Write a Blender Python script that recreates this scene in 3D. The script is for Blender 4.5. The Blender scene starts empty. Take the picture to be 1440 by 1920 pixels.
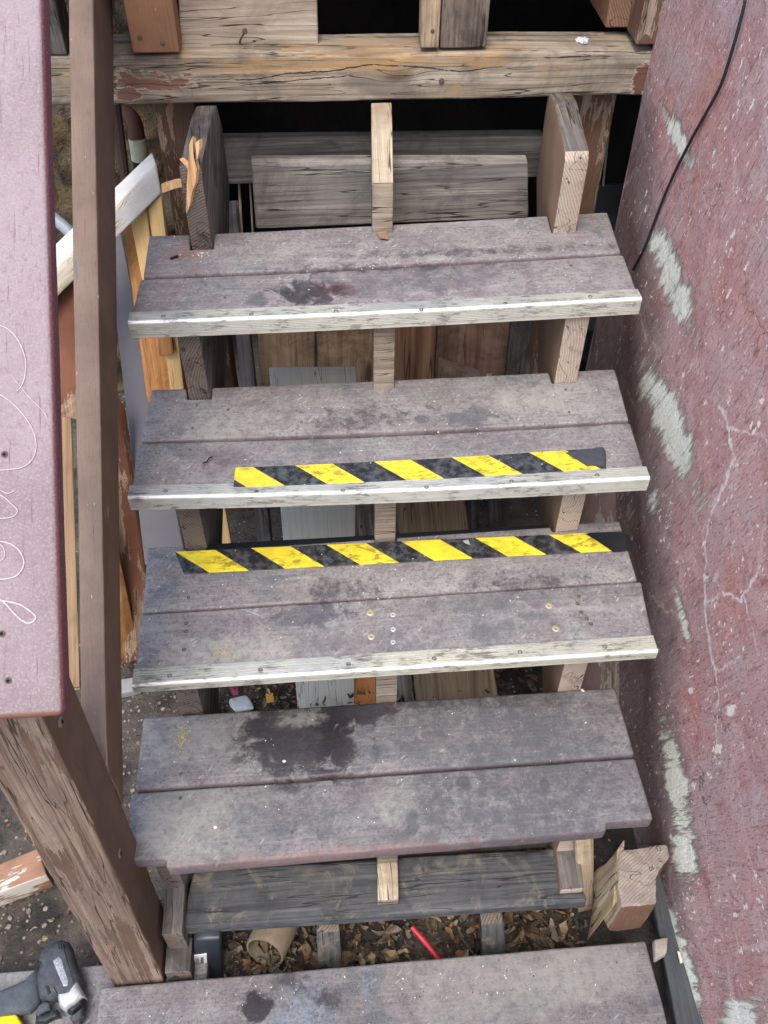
import bpy, bmesh, math, random
from mathutils import Vector, Matrix, noise
S = bpy.context.scene
COL = S.collection
PI = math.pi

# ------------------------------------------------------------ camera, sky, sun, exposure
FPX = 1769.72
CAMP = Vector((-.1058, -1.4265, 1.0291))
def rot3(p, r, y):
    return Matrix.Rotation(y, 3, 'Z') @ Matrix.Rotation(p, 3, 'X') @ Matrix.Rotation(r, 3, 'Z')
CAMR = rot3(math.radians(42.2773), math.radians(.5877), math.radians(-4.6318))
cd = bpy.data.cameras.new('camera'); cam = bpy.data.objects.new('camera', cd); COL.objects.link(cam)
cam.matrix_world = Matrix.Translation(CAMP) @ CAMR.to_4x4()
cd.sensor_fit = 'VERTICAL'; cd.sensor_height = 24; cd.lens = FPX/1920*24
cd.clip_start = .02; cd.clip_end = 200
S.camera = cam
W = bpy.data.worlds.new('World'); S.world = W; W.use_nodes = True
SUN_EL, SUN_AZ = math.radians(63), math.radians(195)      # azimuth clockwise from +Y
bg = W.node_tree.nodes['Background']
sk = W.node_tree.nodes.new('ShaderNodeTexSky'); sk.sky_type = 'NISHITA'; sk.sun_disc = False
sk.sun_elevation = SUN_EL; sk.sun_rotation = SUN_AZ; sk.dust_density = 3.0; sk.air_density = 1.0; sk.ozone_density = .6
W.node_tree.links.new(sk.outputs[0], bg.inputs[0]); bg.inputs[1].default_value = .15
ld = bpy.data.lights.new('sun', 'SUN'); ld.energy = .85; ld.angle = math.radians(26); ld.color = (1, .95, .88)
sun = bpy.data.objects.new('sun', ld); COL.objects.link(sun)
sd = Vector((math.sin(SUN_AZ)*math.cos(SUN_EL), math.cos(SUN_AZ)*math.cos(SUN_EL), math.sin(SUN_EL)))
sun.rotation_euler = sd.to_track_quat('Z', 'Y').to_euler(); sun.location = sd*6
S.view_settings.view_transform = 'Standard'; S.view_settings.look = 'None'
S.view_settings.exposure = 1.3; S.view_settings.gamma = 1

# ------------------------------------------------------------ helpers
def at(u, v, ax, c):
    """the point of the place seen at photo position (u,v) that lies on the world plane ax=c"""
    d = CAMR @ Vector(((u-720)/FPX, -(v-960)/FPX, -1)); i = 'XYZ'.index(ax)
    return CAMP + d*((c-CAMP[i])/d[i])
def thing(name, label, cat, loc=(0, 0, 0), group=None):
    o = bpy.data.objects.new(name, None); COL.objects.link(o); o.location = loc; o.empty_display_size = .05
    o['label'] = label; o['category'] = cat
    if group: o['group'] = group
    return o
def loc_of(o):
    v = Vector((0, 0, 0))
    while o: v += Vector(o.location); o = o.parent
    return v
def obj(name, bm, mats, parent=None, label=None, cat=None, group=None, kind=None, loc=None, smooth=True):
    base = loc_of(parent) if parent else Vector(loc if loc else (0, 0, 0))
    bmesh.ops.recalc_face_normals(bm, faces=bm.faces)
    bmesh.ops.translate(bm, verts=bm.verts, vec=-base)
    me = bpy.data.meshes.new(name); bm.to_mesh(me); bm.free()
    for m in (mats if isinstance(mats, (list, tuple)) else [mats]): me.materials.append(m)
    if smooth:
        for p in me.polygons: p.use_smooth = True
        try: me.set_sharp_from_angle(angle=math.radians(38))
        except Exception: pass
    o = bpy.data.objects.new(name, me); COL.objects.link(o)
    if parent: o.parent = parent
    else: o.location = base
    if label: o['label'] = label
    if cat: o['category'] = cat
    if group: o['group'] = group
    if kind: o['kind'] = kind
    return o
def uvproj(bm, g, s, t, seed, endmat=1):
    R = random.Random(seed); ox, oy = R.uniform(0, 40), R.uniform(0, 40)
    g = g.normalized(); s = (s-g*s.dot(g)).normalized(); t = (t-g*t.dot(g)-s*t.dot(s)).normalized()
    L = bm.loops.layers.uv.verify(); bm.normal_update()
    for f in bm.faces:
        n = f.normal; a, b, c = abs(n.dot(g)), abs(n.dot(s)), abs(n.dot(t))
        if a > .75 and a > b and a > c:
            f.material_index = endmat
            for l in f.loops: co = l.vert.co; l[L].uv = (co.dot(s)+ox*.01, co.dot(t)+oy*.01)
        elif b >= c:
            for l in f.loops: co = l.vert.co; l[L].uv = (co.dot(g)+ox, co.dot(t)+oy+3.3)
        else:
            for l in f.loops: co = l.vert.co; l[L].uv = (co.dot(g)+ox, co.dot(s)+oy)
def axis_lines(L, r, step):
    r = min(r, L*.3); n = max(1, int(round((L-2*r)/step)))
    return [0, r*.35, r*.7] + [r+(L-2*r)*i/n for i in range(n+1)] + [L-r*.7, L-r*.35, L], r
def hexbox(c, bev=.003, step=.02, rough=.0006, seed=0, end=1, uv='proj', chips=0, warp=0):
    """box through 8 corners c[x+2y+4z], rounded edges, uneven surface; longest edge = grain"""
    c = [Vector(p) for p in c]
    Ls = [(c[1]-c[0]).length+(c[7]-c[6]).length, (c[2]-c[0]).length+(c[7]-c[5]).length, (c[4]-c[0]).length+(c[7]-c[3]).length]
    Ls = [l/2 for l in Ls]; lines = []; rs = []
    for l in Ls:
        a, r = axis_lines(l, bev, step); lines.append(a); rs.append(r)
    def tri(p):
        x, y, z = p[0]/Ls[0], p[1]/Ls[1], p[2]/Ls[2]
        return ((c[0]*(1-x)+c[1]*x)*(1-y)+(c[2]*(1-x)+c[3]*x)*y)*(1-z)+((c[4]*(1-x)+c[5]*x)*(1-y)+(c[6]*(1-x)+c[7]*x)*y)*z
    bm = bmesh.new(); V = {}; off = Vector((seed*3.17, seed*1.71, seed*.93))
    lay = bm.verts.layers.float_vector.new('prm')
    gi = Ls.index(max(Ls))
    def vert(i, j, k):
        key = (i, j, k)
        if key not in V:
            p = Vector((lines[0][i], lines[1][j], lines[2][k]))
            q = Vector([min(max(p[n], rs[n]), Ls[n]-rs[n]) for n in range(3)]); d = p-q
            r = min(rs)
            if d.length > 1e-9:
                dn = d.normalized(); pp = Vector([q[n]+dn[n]*rs[n] for n in range(3)])
                onedge = sum(1 for n in range(3) if abs(dn[n]) > .2) > 1
            else: pp, dn, onedge = p, Vector((0, 0, 0)), False
            if dn.length > 0:
                fr = Vector([5 if n == gi else 30 for n in range(3)])
                s1 = noise.noise(Vector([pp[n]*fr[n] for n in range(3)])+off)
                pp = pp + dn*s1*rough
                if onedge and chips:
                    s2 = noise.noise(Vector([pp[n]*(14 if n == gi else 40) for n in range(3)])+off*2)
                    if s2 > .12: pp = pp - dn*(s2-.12)*chips
            w = tri(pp)
            if warp:
                u = pp[gi]*3
                w = w + Vector((noise.noise(off+Vector((u, 0, 0))), noise.noise(off+Vector((u, 5, 0))), noise.noise(off+Vector((u, 9, 0)))))*warp
            v = bm.verts.new(w); v[lay] = (p[0]/Ls[0], p[1]/Ls[1], p[2]/Ls[2]); V[key] = v
        return V[key]
    N = [len(a)-1 for a in lines]
    for ax in range(3):
        a, b = [n for n in range(3) if n != ax]
        for sd_ in (0, N[ax]):
            for i in range(N[a]):
                for j in range(N[b]):
                    ks = []
                    for di, dj in ((0, 0), (1, 0), (1, 1), (0, 1)):
                        k = [0, 0, 0]; k[ax] = sd_; k[a] = i+di; k[b] = j+dj; ks.append(vert(*k))
                    try: bm.faces.new(ks)
                    except ValueError: pass
    bmesh.ops.recalc_face_normals(bm, faces=bm.faces)
    if uv == 'param':
        L = bm.loops.layers.uv.verify()
        for f in bm.faces:
            for l in f.loops: q = l.vert[lay]; l[L].uv = (q[0], q[1])
    else:
        e = [c[1]-c[0], c[2]-c[0], c[4]-c[0]]; g = e[gi]; o = [e[n] for n in range(3) if n != gi]
        uvproj(bm, g, o[0], o[1], seed, end)
    return bm
def box8(x0, x1, y0, y1, z0, z1):
    return [Vector((x, y, z)) for z in (z0, z1) for y in (y0, y1) for x in (x0, x1)]
def slab(q, th):
    """q: four corners TL,TR,BR,BL of the seen face ; th: thickness vector to the far side"""
    TL, TR, BR, BL = [Vector(p) for p in q]; th = Vector(th)
    return [BL, BR, TL, TR, BL+th, BR+th, TL+th, TR+th]
def rough_poly(P, step, amp, seed):
    out = []; n = len(P)
    for i in range(n):
        a, b = Vector(P[i]), Vector(P[(i+1) % n]); d = b-a; m = max(1, int(d.length/step)); nn = Vector((-d.y, d.x)).normalized()
        for k in range(m):
            p = a+d*(k/m)
            if k: p = p+nn*amp*noise.noise(Vector((p.x*22+seed*7.1, p.y*22, seed*1.3)))*1.6
            out.append(p)
    return out
def prism(P, fn, c0, c1, grain, side, thick, bev=.003, seed=0, step=.03, amp=.0007, end=1):
    """polygon P in 2D, fn(a,b,c)->world, between c0 and c1"""
    bm = bmesh.new(); Q = rough_poly(P, step, amp, seed) if step else [Vector(p) for p in P]
    A = [bm.verts.new(fn(p.x, p.y, c0)) for p in Q]; B = [bm.verts.new(fn(p.x, p.y, c1)) for p in Q]
    bm.faces.new(A); bm.faces.new(B[::-1]); n = len(Q)
    for i in range(n): bm.faces.new((A[i], A[(i+1) % n], B[(i+1) % n], B[i]))
    bmesh.ops.recalc_face_normals(bm, faces=bm.faces)
    if bev:
        es = [e for e in bm.edges if len(e.link_faces) == 2 and e.calc_face_angle(0) > .5]
        bmesh.ops.bevel(bm, geom=es, offset=bev, offset_type='OFFSET', segments=3, profile=.5, affect='EDGES', clamp_overlap=True)
    bmesh.ops.triangulate(bm, faces=[f for f in bm.faces if len(f.verts) > 4])
    uvproj(bm, Vector(grain), Vector(side), Vector(thick), seed, end)
    return bm
def tube(pts, r, n=10, cap=True):
    bm = bmesh.new(); pts = [Vector(p) for p in pts]; rings = []
    up = Vector((0, 0, 1))
    for i, p in enumerate(pts):
        d = (pts[min(i+1, len(pts)-1)]-pts[max(i-1, 0)]).normalized()
        a = d.cross(up if abs(d.dot(up)) < .95 else Vector((1, 0, 0))).normalized(); b = d.cross(a)
        rr = r[i] if isinstance(r, (list, tuple)) else r
        rings.append([bm.verts.new(p+(a*math.cos(2*PI*k/n)+b*math.sin(2*PI*k/n))*rr) for k in range(n)])
    for i in range(len(rings)-1):
        for k in range(n): bm.faces.new((rings[i][k], rings[i][(k+1) % n], rings[i+1][(k+1) % n], rings[i+1][k]))
    if cap:
        bm.faces.new(rings[0][::-1]); bm.faces.new(rings[-1])
    return bm
def spline(P, n=8):
    P = [Vector(p) for p in P]; out = []
    for i in range(len(P)-1):
        p0, p1, p2, p3 = P[max(i-1, 0)], P[i], P[i+1], P[min(i+2, len(P)-1)]
        for k in range(n):
            t = k/n
            out.append(.5*((2*p1)+(p2-p0)*t+(2*p0-5*p1+4*p2-p3)*t*t+(3*p1-p0-3*p2+p3)*t**3))
    return out+[P[-1]]
def merge(*bms):
    b = bms[0]
    for o in bms[1:]:
        me = bpy.data.meshes.new('t'); o.to_mesh(me); b.from_mesh(me); bpy.data.meshes.remove(me); o.free()
    return b
def sweep(prof, PL, PR, n=24, seed=0, amp=.0004):
    """prof: list of (forward, up) offsets ; swept from PL to PR ; forward = -Y side"""
    PL, PR = Vector(PL), Vector(PR); d = (PR-PL).normalized(); f = Vector((0, 0, 1)).cross(d).normalized()*-1; u = Vector((0, 0, 1))
    bm = bmesh.new(); rows = []
    for i in range(n+1):
        p = PL.lerp(PR, i/n); w = noise.noise(Vector((i*.45, seed*3, 0)))*amp
        rows.append([bm.verts.new(p+f*a+u*(b+w)) for a, b in prof])
    m = len(prof)
    for i in range(n):
        for k in range(m): bm.faces.new((rows[i][k], rows[i][(k+1) % m], rows[i+1][(k+1) % m], rows[i+1][k]))
    bm.faces.new(rows[0][::-1]); bm.faces.new(rows[-1])
    bmesh.ops.recalc_face_normals(bm, faces=bm.faces)
    bmesh.ops.triangulate(bm, faces=[q for q in bm.faces if len(q.verts) > 4])
    uvproj(bm, d, f, u, seed, 0)
    return bm

# ------------------------------------------------------------ node language
def lin(r, g, b, k=1.0):
    f = lambda c: ((c/255)/12.92 if c/255 <= .04045 else ((c/255+.055)/1.055)**2.4)*k
    return (f(r), f(g), f(b), 1)
class NT:
    def __init__(s, name):
        s.m = bpy.data.materials.new(name); s.m.use_nodes = True; s.t = s.m.node_tree; s.t.nodes.clear()
        s.out = s.t.nodes.new('ShaderNodeOutputMaterial'); s.b = s.t.nodes.new('ShaderNodeBsdfPrincipled')
        s.t.links.new(s.b.outputs[0], s.out.inputs[0])
    def n(s, typ, ins=(), **kw):
        x = s.t.nodes.new('ShaderNode'+typ)
        for k, v in kw.items(): setattr(x, k, v)
        for k, v in (ins.items() if isinstance(ins, dict) else enumerate(ins)): s.put(x.inputs[k], v)
        return x
    def put(s, i, v):
        if v is None: return
        if isinstance(v, bpy.types.NodeSocket): s.t.links.new(v, i)
        else:
            if i.type == 'VECTOR' and isinstance(v, (int, float)): v = (v, v, v)
            i.default_value = v
    def pos(s): return s.n('NewGeometry').outputs['Position']
    def nrm(s): return s.n('NewGeometry').outputs['Normal']
    def uv(s): return s.n('UVMap').outputs[0]
    def ma(s, op, a, b=None, c=None, clamp=False): x = s.n('Math', (a, b, c), operation=op, use_clamp=clamp); return x.outputs[0]
    def vm(s, op, a, b=None): x = s.n('VectorMath', (a, b), operation=op); return x.outputs['Value' if op in ('LENGTH', 'DOT_PRODUCT', 'DISTANCE') else 0]
    def sep(s, v): return s.n('SeparateXYZ', (v,)).outputs
    def com(s, x, y, z=0): return s.n('CombineXYZ', (x, y, z)).outputs[0]
    def noi(s, v, sc, det=4, ro=.55, dis=0, col=False):
        x = s.n('TexNoise', {'Vector': v, 'Scale': sc, 'Detail': det, 'Roughness': ro, 'Distortion': dis}); return x.outputs[1 if col else 0]
    def vor(s, v, sc, feature='F1', rnd=1): x = s.n('TexVoronoi', {'Vector': v, 'Scale': sc, 'Randomness': rnd}, feature=feature); return x
    def mul(s, v, x, y, z=1): return s.vm('MULTIPLY', v, (x, y, z))
    def ss(s, v, a, b, lo=0, hi=1):
        x = s.n('MapRange', {'Value': v, 'From Min': a, 'From Max': b, 'To Min': lo, 'To Max': hi}, interpolation_type='SMOOTHSTEP'); return x.outputs[0]
    def mix(s, f, a, b, mode='MIX'):
        x = s.n('Mix', data_type='RGBA', blend_type=mode); s.put(x.inputs[0], f); s.put(x.inputs[6], a); s.put(x.inputs[7], b); return x.outputs[2]
    def ramp(s, f, *st):
        x = s.n('ValToRGB', (f,)); r = x.color_ramp
        while len(r.elements) < len(st): r.elements.new(.5)
        for e, (p, c) in zip(r.elements, st): e.position = p; e.color = c
        return x.outputs[0]
    def spot(s, P, c, r, nz, amt=.5, soft=.25):
        d = s.vm('LENGTH', s.vm('MULTIPLY', s.vm('SUBTRACT', P, tuple(c)), (1/r[0], 1/r[1], 1/r[2])))
        d = s.ma('ADD', d, s.ma('MULTIPLY', s.ma('SUBTRACT', nz, .5), amt*2.6))
        return s.ss(d, 1+soft, 1-soft)
    def line(s, P, pts, w, soft=.6):
        best = None
        for a, b in zip(pts[:-1], pts[1:]):
            a, b = Vector(a), Vector(b); ab = b-a; L2 = ab.dot(ab)
            ap = s.vm('SUBTRACT', P, tuple(a)); h = s.ma('MULTIPLY', s.vm('DOT_PRODUCT', ap, tuple(ab)), 1/L2, clamp=True)
            sc = s.n('VectorMath', operation='SCALE'); sc.inputs[0].default_value = tuple(ab); s.put(sc.inputs['Scale'], h)
            d = s.vm('LENGTH', s.vm('SUBTRACT', ap, sc.outputs[0])); best = d if best is None else s.ma('MINIMUM', best, d)
        return s.ss(best, w, w*(1-soft))
    def bump(s, h, dist, strength=1, prev=None):
        x = s.n('Bump', {'Strength': strength, 'Distance': dist, 'Height': h}); s.put(x.inputs['Normal'], prev); return x.outputs[0]
    def end(s, col, rough=.8, nrm=None, metal=0, spec=.3, **kw):
        s.put(s.b.inputs['Base Color'], col); s.put(s.b.inputs['Roughness'], rough); s.put(s.b.inputs['Metallic'], metal)
        s.put(s.b.inputs['Specular IOR Level'], spec)
        if nrm is not None: s.put(s.b.inputs['Normal'], nrm)
        for k, v in kw.items(): s.put(s.b.inputs[k], v)
        return s.m

# ---- composite decking: mauve-grey, dirty; spots are stains that sit at places on the boards
def m_deck(name, spots=(), tint=(1, 1, 1), dirt=.5):
    t = NT(name); P = t.pos()
    big = t.noi(P, 5.5, 5, .6, .4); mid = t.noi(t.vm('ADD', P, (3.1, 7.7, 1)), 17, 6, .68, .6); fine = t.noi(P, 150, 4, .75); vf = t.noi(t.vm('ADD', P, (9, 2, 4)), 480, 2, .8)
    grain = t.noi(t.mul(P, 7, 210, 60), 1, 5, .7); smear = t.noi(t.vm('ADD', t.mul(P, 3.5, 26, 10), (3, 3, 3)), 1, 5, .65, .3)
    base = t.ramp(mid, (.28, lin(104, 98, 103)), (.43, lin(128, 121, 126)), (.55, lin(142, 137, 141)), (.72, lin(156, 153, 155)))
    blue = t.ss(t.ma('ADD', big, t.ma('MULTIPLY', t.ma('SUBTRACT', mid, .5), .8)), .60-.12*dirt, .78-.12*dirt)
    base = t.mix(t.ma('MULTIPLY', blue, .75), base, lin(84, 91, 101))
    gr = t.ss(t.noi(t.vm('ADD', P, (21, 3, 8)), 9, 5, .7, .5), .52, .72)
    base = t.mix(t.ma('MULTIPLY', gr, .55), base, lin(140, 142, 140))
    base = t.mix(t.ss(fine, .52, .36, 0, .6), base, lin(82, 76, 82)); base = t.mix(t.ss(t.noi(t.vm('ADD', P, (7, 1, 2)), 46, 6, .8, .4), .50, .66, 0, .34), base, lin(92, 86, 92)); base = t.mix(t.ss(t.noi(t.vm('ADD', P, (1, 6, 2)), 64, 5, .8, .3), .53, .68, 0, .34), base, lin(176, 172, 174))
    base = t.mix(t.ss(grain, .52, .68, 0, .40), base, lin(92, 84, 88)); base = t.mix(t.ss(grain, .46, .32, 0, .30), base, lin(178, 172, 174)); base = t.mix(t.ss(smear, .52, .70, 0, .45), base, lin(112, 106, 108)); base = t.mix(t.ss(smear, .46, .30, 0, .35), base, lin(170, 164, 166))
    # pits and pale grit
    base = t.mix(t.ss(t.noi(t.vm('ADD', P, (5, 5, 5)), 95, 3, .6), .68, .76, 0, .75), base, lin(60, 56, 66))
    base = t.mix(t.ss(vf, .60, .72, 0, .45), base, lin(196, 190, 196))
    grit = t.vor(P, 95); g = t.ss(grit.outputs['Distance'], .16, .09); gsel = t.ss(t.sep(grit.outputs['Color'])[0], .90, .93)
    gw = t.ma('MULTIPLY', g, gsel); base = t.mix(gw, base, lin(225, 222, 222))
    # scratches: two directions
    for ang, k in ((.95, 3), (.6, 8)):
        r = t.n('VectorRotate', {'Vector': P, 'Angle': -ang}, rotation_type='Z_AXIS').outputs[0]
        v = t.vor(t.vm('ADD', t.mul(r, .26, 1.25, .3), (k, k, k)), 120); f_ = t.ma('MULTIPLY', t.ss(v.outputs['Distance'], .30, .16), t.ss(t.sep(v.outputs['Color'])[0], .86, .9)); f_ = t.ma('MULTIPLY', f_, t.ss(t.noi(t.vm('ADD', P, (k, 0, 0)), 6, 3, .6), .42, .62))
        base = t.mix(t.ma('MULTIPLY', f_, .5), base, lin(196, 194, 192))
    for ang, off in ((.5, 0), (-.9, 4), (1.3, 9)):
        r = t.n('VectorRotate', {'Vector': P, 'Angle': ang}, rotation_type='Z_AXIS').outputs[0]
        sc = t.noi(t.vm('ADD', t.mul(r, 9, 240, 1), (off, off, 0)), 1, 1, .4)
        sc = t.ma('MULTIPLY', t.ss(sc, .74, .80), t.ss(t.noi(r, 7, 2, .5), .5, .62))
        base = t.mix(t.ma('MULTIPLY', sc, .5), base, lin(186, 184, 190))
    nz = t.noi(P, 26, 6, .72, .5); rough = .78; wetm = None
    for sp in spots:
        c, r, kind = sp[:3]; m = t.spot(P, c, (r[0], r[1], .5), nz, sp[3] if len(sp) > 3 else 1.6, .28 if kind in ('wet', 'blot') else .5)
        if kind == 'wet':
            base = t.mix(t.ma('MULTIPLY', m, .86), base, lin(48, 44, 50)); wetm = m if wetm is None else t.ma('MAXIMUM', wetm, m)
        elif kind == 'blot': base = t.mix(t.ma('MULTIPLY', m, .6), base, lin(72, 74, 86))
        elif kind == 'blue': base = t.mix(t.ma('MULTIPLY', t.ma('MULTIPLY', m, t.ss(t.noi(t.vm('ADD', P, (2, 2, 6)), 38, 6, .8), .34, .62)), .70), base, lin(92, 93, 100))
        elif kind == 'grey': base = t.mix(t.ma('MULTIPLY', t.ma('MULTIPLY', m, t.ss(t.noi(P, 50, 6, .8), .3, .6)), .6), base, lin(166, 163, 161))
        elif kind == 'dark': base = t.mix(t.ma('MULTIPLY', t.ma('MULTIPLY', m, t.ss(t.noi(P, 40, 6, .8), .36, .6)), .8), base, lin(66, 62, 68))
        elif kind == 'red': base = t.mix(t.ma('MULTIPLY', m, .62), base, lin(72, 46, 52))
        elif kind == 'paint':
            mm = t.ma('MULTIPLY', m, t.ss(t.noi(P, 170, 3, .7), .46, .54)); base = t.mix(t.ma('MULTIPLY', mm, .42), base, lin(134, 156, 182))
        elif kind == 'pink': base = t.mix(t.ma('MULTIPLY', m, .45), base, lin(156, 116, 112))
        elif kind == 'rust': base = t.mix(t.ma('MULTIPLY', t.ma('MULTIPLY', m, t.ss(nz, .4, .6)), .7), base, lin(150, 110, 84))
    base = t.mix(1, base, tuple(tint)+(1,), 'MULTIPLY')
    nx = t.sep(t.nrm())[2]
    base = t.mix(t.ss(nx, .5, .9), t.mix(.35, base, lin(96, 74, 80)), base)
    h = t.ma('ADD', t.ma('MULTIPLY', fine, .6), t.ma('ADD', t.ma('MULTIPLY', mid, .9), t.ma('ADD', t.ma('MULTIPLY', gw, 1.2), t.ma('MULTIPLY', grain, .25))))
    if wetm is not None: rough = t.ma('SUBTRACT', .8, t.ma('MULTIPLY', wetm, .45))
    return t.end(base, rough, t.bump(h, .0016, .9), spec=.35)
def px(u, v, z): return at(u, v, 'Z', z)
def sp(u, v, z, ru, rv, kind, amt=1.6): c = at(u, v, 'Z', z); return (c, (ru/1040, rv/760), kind, amt)

# ---- weathered timber; paint = (colour, coverage 0..1)
def m_wood(name, cols, paint=None, scale=1.0, peel=(6, 26), crack=.6, dirt=None, rough=.85, knots=.6, contrast=1.0, moss=None, specks=0, patches=(), splits=()):
    t = NT(name); U = t.uv(); P = t.pos()
    wob = t.noi(t.mul(U, 2.0, 7), 1, 2, .5)
    kv = t.vor(t.mul(U, 3.2, 9), 1); kd = kv.outputs['Distance']; km = t.ma('MULTIPLY', t.ss(kd, .26, .02), t.ss(t.sep(kv.outputs['Color'])[0], .55, .6))
    x, y, _ = t.sep(U)
    y2 = t.ma('ADD', y, t.ma('ADD', t.ma('MULTIPLY', wob, .016), t.ma('MULTIPLY', km, .012*knots)))
    G = t.com(x, y2)
    g1 = t.noi(t.mul(G, 2.2*scale, 75*scale), 1, 5, .62); g2 = t.noi(t.mul(G, 7*scale, 330*scale), 1, 3, .6); g3 = t.noi(t.mul(G, 1.5, 16), 1, 3, .5)
    f = t.ma('ADD', t.ma('MULTIPLY', g1, .62), t.ma('ADD', t.ma('MULTIPLY', g2, .23), t.ma('MULTIPLY', g3, .15)))
    f = t.ma('ADD', t.ma('MULTIPLY', t.ma('SUBTRACT', f, .5), 1.3*contrast), .5)
    n = len(cols); col = t.ramp(f, *[(.24+.52*i/(n-1), c) for i, c in enumerate(cols)])
    if dirt: col = t.mix(t.ss(t.noi(P, 7, 6, .7, .8), .42, .68, 0, .7), col, dirt)
    if moss: col = t.mix(t.ss(t.noi(t.vm('ADD', P, (4, 4, 1)), 11, 6, .75, .8), .52, .68, 0, .75), col, moss)
    col = t.mix(t.ma('MULTIPLY', t.ss(kd, .16, .03), t.ma('MULTIPLY', t.ss(t.sep(kv.outputs['Color'])[0], .55, .6), knots)), col, lin(70, 48, 36))
    ck = t.noi(t.mul(G, 3.2*scale, 62*scale), 1, 2, .45); ck2 = t.ma('ABSOLUTE', t.ma('SUBTRACT', ck, .5))
    cm = t.ma('MULTIPLY', t.ss(ck2, .013, .002), t.ss(t.noi(t.mul(G, 5, 20), 1, 2), .52-.14*crack, .6-.1*crack))
    col = t.mix(t.ma('MULTIPLY', cm, .85*min(1, crack+.3)), col, lin(36, 30, 28))
    h = t.ma('SUBTRACT', t.ma('MULTIPLY', f, .8), t.ma('MULTIPLY', cm, 1.3*crack))
    if paint:
        pc, cov = paint[:2]
        a = t.noi(t.mul(G, *peel), 1, 6, .72, .3); b = t.noi(t.mul(U, 5, 7), 1, 2, .5)
        v = t.ma('ADD', t.ma('MULTIPLY', a, .6), t.ma('ADD', t.ma('MULTIPLY', b, .45), t.ma('MULTIPLY', g1, -.12)))
        th = .28+.40*cov
        pm = t.ss(v, th+.012, th-.006)
        pv = t.mix(t.ss(t.noi(P, 9, 4, .6), .3, .7), pc, tuple(c*.74 for c in pc[:3])+(1,))
        pv = t.mix(t.ss(t.noi(t.mul(G, 30, 300), 1, 3, .6), .50, .72, 0, .35), pv, tuple(c*.5 for c in pc[:3])+(1,))
        edge = t.ma('MULTIPLY', t.ss(t.ma('ABSOLUTE', t.ma('SUBTRACT', v, th)), .02, .0), .35)
        col = t.mix(edge, col, lin(200, 184, 166)); col = t.mix(pm, col, pv)
        h = t.ma('ADD', t.ma('MULTIPLY', h, t.ss(pm, 0, 1, 1, .35)), t.ma('MULTIPLY', pm, .5))
        if specks:
            z = t.noi(t.mul(U, 60, 240), 1, 2, .6); s_ = t.ss(z, .72, .76); col = t.mix(t.ma('MULTIPLY', s_, specks), col, lin(214, 190, 170))
    for c_, r_, pc in patches:
        if r_[0] > .09:
            m = t.spot(P, c_, r_, t.noi(t.mul(P, 7, 40, 40), 1, 6, .7, .3), 1.6, .7); m = t.ma('MULTIPLY', m, t.ss(t.noi(t.mul(P, 10, 90, 90), 1, 5, .7), .35, .62, .1, .75)); col = t.mix(m, col, pc); continue
        nz = t.noi(t.mul(P, 12, 30, 30), 1, 6, .7, .3); m = t.spot(P, c_, r_, nz, 1.6, .05); col = t.mix(m, col, pc); col = t.mix(t.ma('MULTIPLY', t.spot(P, c_, tuple(q*1.08 for q in r_), nz, 1.6, .1), t.ma('SUBTRACT', 1, m)), col, lin(206, 190, 170))
    if splits:
        WP = t.vm('ADD', P, t.vm('MULTIPLY', t.vm('SUBTRACT', t.noi(P, 28, 4, .7, col=True), (.5, .5, .5)), (.010, .004, .010)))
        for pts, w_ in splits:
            m = t.ma('MULTIPLY', t.line(WP, pts, w_), t.ss(t.noi(P, 30, 3, .6), .30, .44)); col = t.mix(t.ma('MULTIPLY', m, .9), col, lin(44, 38, 34)); h = t.ma('SUBTRACT', h, t.ma('MULTIPLY', m, 1.5))
    fine = t.noi(P, 300, 2, .7); col = t.mix(t.ss(fine, .5, .8, 0, .18), col, lin(40, 36, 34))
    return t.end(col, rough, t.bump(h, .0022, .9), spec=.25)
def m_end(name, c1, c2, paint=None, splits=()):
    t = NT(name); U = t.uv(); n = t.noi(U, 22, 3, .5)
    d = t.vm('LENGTH', t.vm('ADD', U, (.06, .04, 0)))
    r = t.ma('SINE', t.ma('ADD', t.ma('MULTIPLY', d, 1150), t.ma('MULTIPLY', n, 14)))
    f = t.ma('ADD', t.ss(r, -.6, .9, .15, .55), t.ma('MULTIPLY', t.noi(U, 160, 3, .7), .4))
    col = t.mix(f, c2, c1)
    col = t.mix(t.ss(t.noi(t.pos(), 26, 5, .7), .5, .72, 0, .55), col, tuple(c*.35 for c in c2[:3])+(1,))
    ck = t.ss(t.ma('ABSOLUTE', t.ma('SUBTRACT', t.noi(U, 16, 2, .5, .5), .5)), .008, .001); col = t.mix(t.ma('MULTIPLY', ck, .8), col, lin(34, 28, 26))
    if paint:
        pm = t.ss(t.noi(t.pos(), 34, 6, .72, .4), .5+.2*paint[1]-.1, .48+.2*paint[1]-.1); col = t.mix(t.ma('MULTIPLY', pm, .85), col, paint[0])
    for pts, w_ in splits:
        WP = t.vm('ADD', t.pos(), t.vm('MULTIPLY', t.vm('SUBTRACT', t.noi(t.pos(), 40, 3, .7, col=True), (.5, .5, .5)), (.006, 0, .006))); m = t.line(WP, pts, w_); col = t.mix(t.ma('MULTIPLY', m, .9), col, lin(44, 34, 30))
    return t.end(col, .9, t.bump(t.ma('SUBTRACT', f, ck), .0015, .8), spec=.2)
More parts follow.
